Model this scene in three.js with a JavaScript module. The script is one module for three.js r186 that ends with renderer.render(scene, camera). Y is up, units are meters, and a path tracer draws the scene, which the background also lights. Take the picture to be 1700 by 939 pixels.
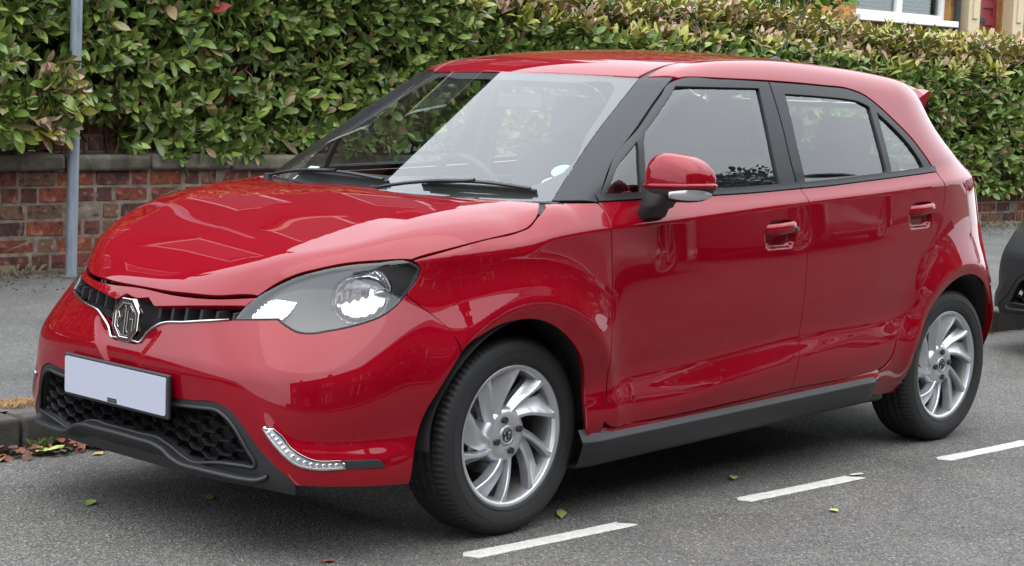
import * as THREE from 'three';
import { mergeGeometries, toCreasedNormals } from 'three/addons/utils/BufferGeometryUtils.js';
import { RoundedBoxGeometry } from 'three/addons/geometries/RoundedBoxGeometry.js';
import { ImprovedNoise } from 'three/addons/math/ImprovedNoise.js';

// ---------------------------------------------------------------- camera, sky, light, exposure
const scene = new THREE.Scene();
const camera = new THREE.PerspectiveCamera(17.518, 1700 / 939, 0.1, 400);
const EYE = [-3.9821, 1.3705, 4.5545], LOOK = [0.718909, -0.107691, -0.686712], UPV = [0.053585, 0.993572, -0.099715];
camera.position.set(...EYE);
camera.up.set(...UPV);
camera.lookAt(EYE[0] + LOOK[0], EYE[1] + LOOK[1], EYE[2] + LOOK[2]);
const renderer = new THREE.WebGLRenderer({ antialias: true });
renderer.toneMapping = THREE.LinearToneMapping;
renderer.toneMappingExposure = 1.92;
renderer.shadowMap.enabled = true;

const rngState = { s: 12345 };
function seed(n) { rngState.s = n | 0; }
function rnd() { rngState.s = (rngState.s + 0x6d2b79f5) | 0; let t = Math.imul(rngState.s ^ (rngState.s >>> 15), 1 | rngState.s); t = (t + Math.imul(t ^ (t >>> 7), 61 | t)) ^ t; return ((t ^ (t >>> 14)) >>> 0) / 4294967296; }
const rr = (a, b) => a + (b - a) * rnd();
const perlin = new ImprovedNoise();
const noise = (x, y, z = 0) => perlin.noise(x + 31.7, y + 17.3, z + 5.1);
function fbm(x, y, z, n) { let a = 0, w = 0.5; for (let i = 0; i < n; i++) { a += w * noise(x, y, z); x *= 2.03; y *= 2.03; z *= 2.03; w *= 0.5; } return a; }

{ // high, thin overcast: an even pale sky with soft cloud tones, brighter overhead
  const W = 512, H = 256, data = new Float32Array(W * H * 4);
  for (let j = 0; j < H; j++) for (let i = 0; i < W; i++) {
    const el = ((j + 0.5) / H - 0.5) * Math.PI, az = (i / W) * Math.PI * 2;
    const s = Math.max(0, Math.sin(el)), c = Math.cos(el);
    const cl = fbm(Math.cos(az) * c * 2.2, Math.sin(az) * c * 2.2, s * 3.5, 4);
    const L = 1.55 * (0.66 + 0.64 * s) * (1 + 0.28 * cl);
    const k = (j * W + i) * 4;
    data[k] = L * 0.94; data[k + 1] = L * 1.0; data[k + 2] = L * 1.07; data[k + 3] = 1;
  }
  const t = new THREE.DataTexture(data, W, H, THREE.RGBAFormat, THREE.FloatType);
  t.mapping = THREE.EquirectangularReflectionMapping; t.magFilter = THREE.LinearFilter; t.needsUpdate = true;
  scene.background = t; scene.environment = t;
}
const sun = new THREE.DirectionalLight(0xffeedd, 0.55);
sun.position.set(-3, 15, 4); sun.castShadow = true; sun.shadow.radius = 120;
sun.shadow.camera.left = -12; sun.shadow.camera.right = 12; sun.shadow.camera.top = 12; sun.shadow.camera.bottom = -12; sun.shadow.camera.far = 60; sun.shadow.mapSize.set(2048, 2048);
scene.add(sun);

// ---------------------------------------------------------------- helpers
const clamp = (v, a, b) => Math.min(b, Math.max(a, v));
const sstep = (a, b, v) => { const t = clamp((v - a) / (b - a), 0, 1); return t * t * (3 - 2 * t); };
const mix = (a, b, t) => a + (b - a) * t;
const smax = (a, b, k) => { const h = Math.max(k - Math.abs(a - b), 0) / k; return Math.max(a, b) + h * h * k * 0.25; };
const smin = (a, b, k) => -smax(-a, -b, k);
const srelu = (v, k) => 0.5 * (v + Math.sqrt(v * v + k * k));
function spline(pts) { // natural cubic through [x, y] pairs, straight beyond the ends
  const n = pts.length, x = pts.map((p) => p[0]), y = pts.map((p) => p[1]), m = new Array(n).fill(0), c = [], d = [];
  c[0] = 0; d[0] = 0;
  for (let i = 1; i < n - 1; i++) {
    const h0 = x[i] - x[i - 1], h1 = x[i + 1] - x[i], r = 6 * ((y[i + 1] - y[i]) / h1 - (y[i] - y[i - 1]) / h0), b = 2 * (h0 + h1) - h0 * c[i - 1];
    c[i] = h1 / b; d[i] = (r - h0 * d[i - 1]) / b;
  }
  for (let i = n - 2; i > 0; i--) m[i] = d[i] - c[i] * m[i + 1];
  const s0 = (y[1] - y[0]) / (x[1] - x[0]) - (x[1] - x[0]) * m[1] / 6, sn = (y[n - 1] - y[n - 2]) / (x[n - 1] - x[n - 2]) + (x[n - 1] - x[n - 2]) * m[n - 2] / 6;
  return (v) => {
    if (v <= x[0]) return y[0] + s0 * (v - x[0]);
    if (v >= x[n - 1]) return y[n - 1] + sn * (v - x[n - 1]);
    let i = 1; while (x[i] < v) i++;
    const h = x[i] - x[i - 1], a = (x[i] - v) / h, b = (v - x[i - 1]) / h;
    return a * y[i - 1] + b * y[i] + ((a * a * a - a) * m[i - 1] + (b * b * b - b) * m[i]) * h * h / 6;
  };
}
const V = (x, y, z) => new THREE.Vector3(x, y, z);
function geo(pos, idx, nor, uv) {
  const g = new THREE.BufferGeometry();
  g.setAttribute('position', new THREE.BufferAttribute(pos instanceof Float32Array ? pos : new Float32Array(pos), 3));
  if (idx) g.setIndex(idx);
  if (nor) g.setAttribute('normal', new THREE.BufferAttribute(new Float32Array(nor), 3)); else g.computeVertexNormals();
  if (uv) g.setAttribute('uv', new THREE.BufferAttribute(new Float32Array(uv), 2));
  return g;
}
function mirrored(g) { // the same part for the other side of the car
  const r = g.clone(), p = r.attributes.position, n = r.attributes.normal;
  for (let i = 0; i < p.count; i++) { p.setZ(i, -p.getZ(i)); if (n) n.setZ(i, -n.getZ(i)); }
  if (r.index) { const a = r.index.array; for (let i = 0; i < a.length; i += 3) { const t = a[i]; a[i] = a[i + 1]; a[i + 1] = t; } }
  else for (const k in r.attributes) { const at = r.attributes[k], s = at.itemSize, a = at.array; for (let i = 0; i < at.count; i += 3) for (let c = 0; c < s; c++) { const t = a[i * s + c]; a[i * s + c] = a[(i + 1) * s + c]; a[(i + 1) * s + c] = t; } }
  return r;
}
function plain(g) { // position and normal only, without an index, for merging
  const r = g.index ? g.toNonIndexed() : g.clone();
  for (const k of Object.keys(r.attributes)) if (k !== 'position' && k !== 'normal') r.deleteAttribute(k);
  return r;
}
const merge = (list) => mergeGeometries(list.map(plain), false);
function bx(w, h, d, x = 0, y = 0, z = 0, r = 0) { const g = r ? new RoundedBoxGeometry(w, h, d, 2, r) : new THREE.BoxGeometry(w, h, d); return g.translate(x, y, z); }
function tube(pts, r, n = 24, s = 8, closed = false) { return new THREE.TubeGeometry(new THREE.CatmullRomCurve3(pts.map((p) => (p.isVector3 ? p : V(...p))), closed), n, r, s, closed); }
function put(name, g, m, parent) { const o = new THREE.Mesh(g, m); o.name = name; o.castShadow = o.receiveShadow = true; parent.add(o); return o; }
const toCreased = (g) => toCreasedNormals(g, 0.6);
const taken = {};
function numbered(n) { const k = (taken[n] = (taken[n] || 0) + 1); return k === 1 ? n : n + '_' + String(k - 1).padStart(3, '0'); }
function thing(name, label, category, group) { const o = new THREE.Group(); o.name = numbered(name); o.userData = { label, category }; if (group) o.userData.group = group; scene.add(o); return o; }
function one(name, g, m, label, category, group) { const o = put(numbered(name), g, m, scene); o.userData = { label, category }; if (group) o.userData.group = group; return o; }
function setting(name, g, m) { const o = put(name, g, m, scene); o.userData = { kind: 'structure' }; return o; }

// curves drawn through points; smooth except at points flagged as corners
function through(pts, step = 0.012, closed = true) {
  const n = pts.length, out = [], D = pts[0].length - (typeof pts[0][pts[0].length - 1] === 'boolean' ? 1 : 0), P = pts.map((p) => p.slice(0, D)), C = pts.map((p) => p[D] === true), L = closed ? n : n - 1;
  for (let i = 0; i < L; i++) {
    const a = P[i], b = P[(i + 1) % n], pa = !closed && i === 0 || C[i] ? null : P[(i - 1 + n) % n], pb = !closed && i === n - 2 || C[(i + 1) % n] ? null : P[(i + 2) % n];
    const d = Math.hypot(...a.map((v, k) => b[k] - v)) || 1e-6, k = Math.max(1, Math.round(d / step));
    const ta = a.map((v, q) => { if (!pa) return b[q] - v; const d0 = Math.hypot(...a.map((w, e) => w - pa[e])) || 1e-6; return ((b[q] - v) / d * d0 + (v - pa[q]) / d0 * d) / (d0 + d) * d; });
    const tb = b.map((v, q) => { if (!pb) return v - a[q]; const d1 = Math.hypot(...b.map((w, e) => pb[e] - w)) || 1e-6; return ((v - a[q]) / d * d1 + (pb[q] - v) / d1 * d) / (d1 + d) * d; });
    for (let j = 0; j < k; j++) {
      const t = j / k, t2 = t * t, t3 = t2 * t;
      out.push(a.map((v, q) => (2 * t3 - 3 * t2 + 1) * v + (t3 - 2 * t2 + t) * ta[q] + (3 * t2 - 2 * t3) * b[q] + (t3 - t2) * tb[q]));
    }
  }
  if (!closed) out.push(P[n - 1]);
  return out;
}
const area2 = (p) => { let a = 0; for (let i = 0; i < p.length; i++) { const q = p[(i + 1) % p.length]; a += p[i][0] * q[1] - q[0] * p[i][1]; } return a / 2; };
function inset(p, d) { // moves every edge of a flat outline inwards by d
  const s = Math.sign(area2(p)) || 1, n = p.length;
  return p.map((b, i) => {
    const a = p[(i - 1 + n) % n], c = p[(i + 1) % n];
    let e0 = [b[0] - a[0], b[1] - a[1]], e1 = [c[0] - b[0], c[1] - b[1]];
    const l0 = Math.hypot(...e0) || 1, l1 = Math.hypot(...e1) || 1;
    const n0 = [-e0[1] / l0 * s, e0[0] / l0 * s], n1 = [-e1[1] / l1 * s, e1[0] / l1 * s];
    let m = [n0[0] + n1[0], n0[1] + n1[1]]; const q = Math.hypot(...m) || 1; m = [m[0] / q, m[1] / q];
    const k = d / Math.max(0.45, m[0] * n0[0] + m[1] * n0[1]);
    return [b[0] + m[0] * k, b[1] + m[1] * k];
  });
}
function cut(poly, ax, v, keep) { // the part of an outline on one side of an axis-parallel line
  const out = [];
  for (let i = 0; i < poly.length; i++) {
    const a = poly[i], b = poly[(i + 1) % poly.length], da = (a[ax] - v) * keep, db = (b[ax] - v) * keep;
    if (da >= 0) out.push(a);
    if ((da > 0 && db < 0) || (da < 0 && db > 0)) { const t = da / (da - db); const c = [a[0] + (b[0] - a[0]) * t, a[1] + (b[1] - a[1]) * t]; c[ax] = v; out.push(c); }
  }
  return out;
}
function inside(p, x, y) { let r = false; for (let i = 0, j = p.length - 1; i < p.length; j = i++) if (p[i][1] > y !== p[j][1] > y && x < (p[j][0] - p[i][0]) * (y - p[i][1]) / (p[j][1] - p[i][1]) + p[i][0]) r = !r; return r; }

// A sheet over a flat outline in (u, v): even cells inside, cut cells along the edge; at(u, v) gives [position, normal]. rim turns the edge inwards as a real panel edge.
function sheet(at, poly, du, dv, opt = {}) {
  if (area2(poly) < 0) poly = poly.slice().reverse();
  let u0 = 1e9, u1 = -1e9, v0 = 1e9, v1 = -1e9;
  for (const [u, v] of poly) { u0 = Math.min(u0, u); u1 = Math.max(u1, u); v0 = Math.min(v0, v); v1 = Math.max(v1, v); }
  const pos = [], nor = [], uv = [], idx = [], ids = new Map(), back = opt.back || 0;
  const vert = (u, v) => {
    const key = Math.round(u * 2e5) + ',' + Math.round(v * 2e5); let i = ids.get(key);
    if (i === undefined) { const [p, n] = at(u, v); i = pos.length / 3; ids.set(key, i); pos.push(p[0] - n[0] * back, p[1] - n[1] * back, p[2] - n[2] * back); nor.push(n[0], n[1], n[2]); uv.push(u, v); }
    return i;
  };
  const flip = opt.flip, tri = (a, b, c) => { if (a !== b && b !== c && a !== c) flip ? idx.push(a, c, b) : idx.push(a, b, c); };
  const nv = Math.max(1, Math.ceil((v1 - v0) / dv)), nu = Math.max(1, Math.ceil((u1 - u0) / du)), hu = (u1 - u0) / nu, hv = (v1 - v0) / nv;
  for (let j = 0; j < nv; j++) {
    const b = v0 + j * hv, t = j === nv - 1 ? v1 : v0 + (j + 1) * hv;
    const row = cut(cut(poly, 1, b, 1), 1, t, -1);
    if (row.length < 3) continue;
    for (let i = 0; i < nu; i++) {
      const l = u0 + i * hu, r = i === nu - 1 ? u1 : u0 + (i + 1) * hu;
      let c = cut(cut(row, 0, l, 1), 0, r, -1);
      c = c.filter((q, k) => { const w = c[(k + 1) % c.length]; return Math.abs(q[0] - w[0]) + Math.abs(q[1] - w[1]) > 1e-7; });
      if (c.length < 3 || Math.abs(area2(c)) < 1e-10) continue;
      if (c.length === 4 && Math.abs(area2(c) - (r - l) * (t - b)) < 1e-9) { const q = c.map((w) => vert(w[0], w[1])); tri(q[0], q[1], q[2]); tri(q[0], q[2], q[3]); continue; }
      const pts = c.map((w) => new THREE.Vector2(w[0], w[1]));
      for (const f of THREE.ShapeUtils.triangulateShape(pts, [])) { const w = f.map((k) => vert(c[k][0], c[k][1])); const s = (c[f[1]][0] - c[f[0]][0]) * (c[f[2]][1] - c[f[0]][1]) - (c[f[2]][0] - c[f[0]][0]) * (c[f[1]][1] - c[f[0]][1]); s >= 0 ? tri(w[0], w[1], w[2]) : tri(w[0], w[2], w[1]); }
    }
  }
  if (opt.rim) { // a rounded lip and a return flange along the outline
    const n = poly.length, dep = opt.rim, rings = [[0, 0], [0.0006, 0.0009], [0.0011, 0.0026], [0.0011, dep]];
    const base = poly.map(([u, v]) => at(u, v));
    const out3 = base.map(([p, nn], i) => { const a = base[(i - 1 + n) % n][0], c = base[(i + 1) % n][0]; const t = V(c[0] - a[0], c[1] - a[1], c[2] - a[2]).normalize(); const o = t.cross(V(...nn)); if (flip) o.negate(); return o.normalize(); });
    let prev = null;
    for (let r = 0; r < rings.length; r++) {
      const cur = [];
      for (let i = 0; i < n; i++) {
        const [p, nn] = base[i], o = out3[i], [e, d] = rings[r], w = [1, 0.75, 0.25, 0][r];
        cur.push(pos.length / 3);
        pos.push(p[0] - nn[0] * (back + d) + o.x * e, p[1] - nn[1] * (back + d) + o.y * e, p[2] - nn[2] * (back + d) + o.z * e);
        const m = V(nn[0] * w + o.x * (1 - w), nn[1] * w + o.y * (1 - w), nn[2] * w + o.z * (1 - w)).normalize();
        nor.push(m.x, m.y, m.z); uv.push(poly[i][0], poly[i][1]);
      }
      if (prev) for (let i = 0; i < n; i++) { const k = (i + 1) % n; tri(prev[i], cur[i], cur[k]); tri(prev[i], cur[k], prev[k]); }
      prev = cur;
    }
  }
  return geo(pos, idx, nor, uv);
}

// ---------------------------------------------------------------- the car's outer surface (front axle at x = 0, rear axle at x = 2.52, nose towards -x)
const HUB = 0.308, AXLE = 2.52;
const GRIPS = [[1.218, 0.897], [2.155, 0.937]];
const yCrease = spline([[-0.6, 0.825], [-0.48, 0.843], [-0.21, 0.879], [0.06, 0.909], [0.32, 0.935], [0.6, 0.951], [1.02, 0.977], [1.37, 0.997], [1.86, 1.021], [2.5, 1.055], [3.0, 1.08]]);
const yBelt = spline([[-0.2, 1.012], [0.33, 1.015], [0.88, 1.025], [1.385, 1.041], [1.85, 1.063], [2.32, 1.089], [3, 1.13]]);
const planW = spline([[-0.9, 0.818], [-0.4, 0.814], [0, 0.813], [0.35, 0.838], [0.8, 0.857], [1.4, 0.861], [2.0, 0.848], [2.5, 0.822], [2.8, 0.818], [3.2, 0.80]]);
const lowW = spline([[-0.1, 0], [0.05, 0], [0.16, 0.001], [0.3, -0.003], [0.42, -0.012], [0.49, -0.016], [0.545, -0.008], [0.61, -0.004], [0.66, -0.012], [0.76, -0.05], [0.9, -0.14]]);
const tumble = spline([[0.2, 0.36], [0.8, 0.35], [1.5, 0.34], [2.1, 0.36], [2.6, 0.40], [3, 0.44]]);
function flare(x, y, cx) { // wheel arch: swells towards an edge 0.41 from the hub, then turns straight down
  const dx = x - cx, dy = y - HUB, r = Math.hypot(dx, dy), e = dy / (r + 1e-6), up = mix(0.38, 1, sstep(0.15, 0.9, e)) * sstep(-0.35, 0.15, e), wid = mix(0.006, 0.0145, sstep(0.25, 0.85, e));
  const q = Math.max(r - 0.36, 0), out = 0.052 * Math.exp(-q * q / wid), inn = 0.0425 - 0.16 * (0.412 - r);
  return up * smin(out, Math.max(inn, 0.02), 0.008);
}
function recess(x, y) { // cupped hollows behind the door handles
  let d = 0;
  for (const [hx, hy] of GRIPS) { const u = (x - hx) / 0.082, v = (y - hy + 0.012 + 0.25 * (x - hx) * 0) / 0.046, q = u * u * u * u + v * v * v * v; if (q < 1.6) d += 0.024 * sstep(1.5, 0.35, q); }
  return d;
}
function halfWidth(x, y) {
  const yc = yCrease(x), yb = yBelt(x), P = planW(x), m = 0.72;
  let lo = P + lowW(yc - y) + flare(x, y, 0) + flare(x, y, AXLE);
  lo += 0.007 * Math.exp(-Math.pow((y - (0.39 + 0.13 * (x - 0.9))) / (y > 0.39 + 0.13 * (x - 0.9) ? 0.065 : 0.04), 2)) * sstep(0.42, 1.0, x) * sstep(2.05, 1.2, x); // rising swage low on the doors
  lo -= recess(x, y);
  const up = P - (y - yc) * m;
  let z = smin(lo, up, 0.007);
  if (y > yb - 0.04) {
    const dy = y - yb, zb = P - (yb - yc) * m, t = tumble(x);
    z = mix(z, zb - t * dy - 0.27 * dy * dy, sstep(-0.04, 0.05, dy));
  }
  return z;
}
const noseLo = spline([[0.16, -0.81], [0.22, -0.845], [0.30, -0.864], [0.40, -0.874], [0.50, -0.884], [0.58, -0.893], [0.7, -0.905], [0.9, -0.92]]);
const noseUp = (y) => -0.818 - 0.345 * (0.745 - y);
const noseX = (y) => smax(noseLo(y), noseUp(y), 0.012);
const noseP = spline([[0.16, 3.9], [0.44, 3.9], [0.6, 3.05], [0.73, 2.35], [0.85, 2.15], [1.0, 2.2]]);
const ledgeY = spline([[0.50, 0.455], [0.56, 0.412], [0.60, 0.377], [0.63, 0.335], [0.665, 0.312], [0.71, 0.305], [0.80, 0.304]]);
const tailX = spline([[0.2, 3.08], [0.32, 3.125], [0.5, 3.14], [0.66, 3.12], [0.75, 3.085], [0.95, 3.05], [1.06, 3.005], [1.15, 2.91], [1.25, 2.795], [1.42, 2.70], [1.5, 2.66]]);
const tailP = spline([[0.2, 3.8], [0.6, 3.8], [0.9, 3.0], [1.1, 2.75], [1.25, 2.5], [1.45, 2.5]]);
function sideF(x, y, z, front = true) {
  if (front && x < -0.7) { const zc = 0.062 + 0.75 * (y - 0.51); x -= 0.011 * sstep(zc + 0.035, zc, Math.abs(z)) * sstep(0.475, 0.50, y) * sstep(0.64, 0.58, y); }
  const b = Math.abs(z) / halfWidth(x, y);
  if (front && x < 0.05) { const p = noseP(y), a = (0.05 - x) / (0.05 - noseX(y)); const w = Math.abs(z), l = w > 0.48 && y < 0.5 && x < -0.36 ? 0.015 * sstep(0.06, 0.0, y - ledgeY(w)) * sstep(-0.38, -0.56, x) * sstep(0.55, 0.67, w) : 0; return (Math.pow(Math.pow(a, p) + Math.pow(b, p), 1 / p) - 1) * 0.85 - l; }
  if (x > 2.2) { const p = tailP(y), a = (x - 2.2) / (tailX(y) - 2.2); return (Math.pow(Math.pow(a, p) + Math.pow(b, p), 1 / p) - 1) * 0.85; }
  return (b - 1) * 0.85;
}
const hoodC = spline([[-0.9, 0.665], [-0.82, 0.738], [-0.75, 0.787], [-0.65, 0.845], [-0.55, 0.888], [-0.45, 0.922], [-0.35, 0.954], [-0.2, 0.990], [-0.05, 1.010], [0.1, 1.017], [0.3, 1.019]]);
const hoodLine = (x) => 0.40 + (x + 0.58) * 0.31;
function hoodY(x, z) {
  z = Math.abs(z);
  const rear = sstep(-0.02, 0.22, x);
  return hoodC(x) + 0.35 * Math.max(0, x - 0.24) - 0.007 * (1 - 0.7 * rear) * Math.pow(z / 0.6, 2) - 0.058 * Math.pow(Math.max(z - 0.58, 0) / 0.22, 2) * (1 - 0.75 * rear) - (0.085 * srelu(z - hoodLine(x), 0.006) - 0.02 * srelu(hoodLine(x) - z - 0.0, 0.02) * 0.5) * sstep(-0.72, -0.5, x) * (1 - 0.6 * rear) ;
}
const bodyLow = (x, y, z) => smax(sideF(x, y, z), (y - hoodY(x, z)) * 0.95, 0.05);
const screenX = (y, z) => 0.103 + 1.685 * (y - 1.011) + 0.30 * z * z;
const roofC = spline([[0.6, 1.375], [0.75, 1.425], [0.83, 1.447], [0.95, 1.474], [1.1, 1.497], [1.3, 1.512], [1.5, 1.517], [1.8, 1.511], [2.2, 1.486], [2.5, 1.458], [2.8, 1.424], [3.0, 1.398]]);
const roofY = (x, z) => roofC(x) - 0.026 * Math.pow(Math.abs(z) / 0.53, 2.2);
const bodyUp = (x, y, z) => smax(smax(sideF(x, y, z, false), (y - roofY(x, z)) * 0.97, 0.075), (screenX(y, z) - x) * 0.5, 0.03);
function grad(f, x, y, z) { const e = 4e-4, g = V(f(x + e, y, z) - f(x - e, y, z), f(x, y + e, z) - f(x, y - e, z), f(x, y, z + e) - f(x, y, z - e)).normalize(); return [g.x, g.y, g.z]; }
function solve(f, o, d, t0, t1) { // t0 inside, t1 outside
  let a = t0, b = t1;
  for (let i = 0; i < 34; i++) { const m = (a + b) / 2; if (f(o[0] + d[0] * m, o[1] + d[1] * m, o[2] + d[2] * m) > 0) b = m; else a = m; }
  const t = (a + b) / 2; return [o[0] + d[0] * t, o[1] + d[1] * t, o[2] + d[2] * t];
}
// ways of laying a flat (u, v) chart over the body: each gives a ray for (u, v) and (u, v) for a point
const sideMap = { ray: (u, v) => [[u, v, 0], [0, 0, 1], 0.02, 1.1], uv: (p) => [p[0], p[1]] };
const topMap = { ray: (u, v) => [[u, 0, v], [0, 1, 0], 0.5, 1.7], uv: (p) => [p[0], p[2]], flip: true };
const NOSE_C = 0.15, noseMap = { ray: (u, v) => [[NOSE_C, v, 0], [-Math.cos(u), 0, Math.sin(u)], 0.05, 1.6], uv: (p) => [Math.atan2(p[2], NOSE_C - p[0]), p[1]] };
const TAIL_C = 2.2, tailMap = { ray: (u, v) => [[TAIL_C, v, 0], [Math.cos(u), 0, Math.sin(u)], 0.02, 1.6], uv: (p) => [Math.atan2(p[2], p[0] - TAIL_C), p[1]], flip: true };
const RY = 0.95, RZ = 0.25, rollMap = { ray: (u, v) => [[u, RY, RZ], [0, Math.sin(v / 0.6), Math.cos(v / 0.6)], 0.0, 1.2], uv: (p) => [p[0], 0.6 * Math.atan2(p[1] - RY, p[2] - RZ)] };
const pillarMap = (() => { const D = V(-0.62, 0.25, 0.74).normalize(), B = V(0.72, 0.65, 0).addScaledVector(D, 0).normalize(); B.addScaledVector(D, -B.dot(D)).normalize(); const A = B.clone().cross(D).normalize(), O = V(0.55, 1.2, 0.55);
  return { ray: (u, v) => [[O.x + A.x * u + B.x * v, O.y + A.y * u + B.y * v, O.z + A.z * u + B.z * v], [D.x, D.y, D.z], -0.45, 0.6], uv: (p) => { const q = V(...p).sub(O); return [q.dot(A), q.dot(B)]; } }; })();
const onto = (f, map) => (u, v) => { const [o, d, a, b] = map.ray(u, v), p = solve(f, o, d, a, b); return [p, grad(f, ...p)]; };

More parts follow.
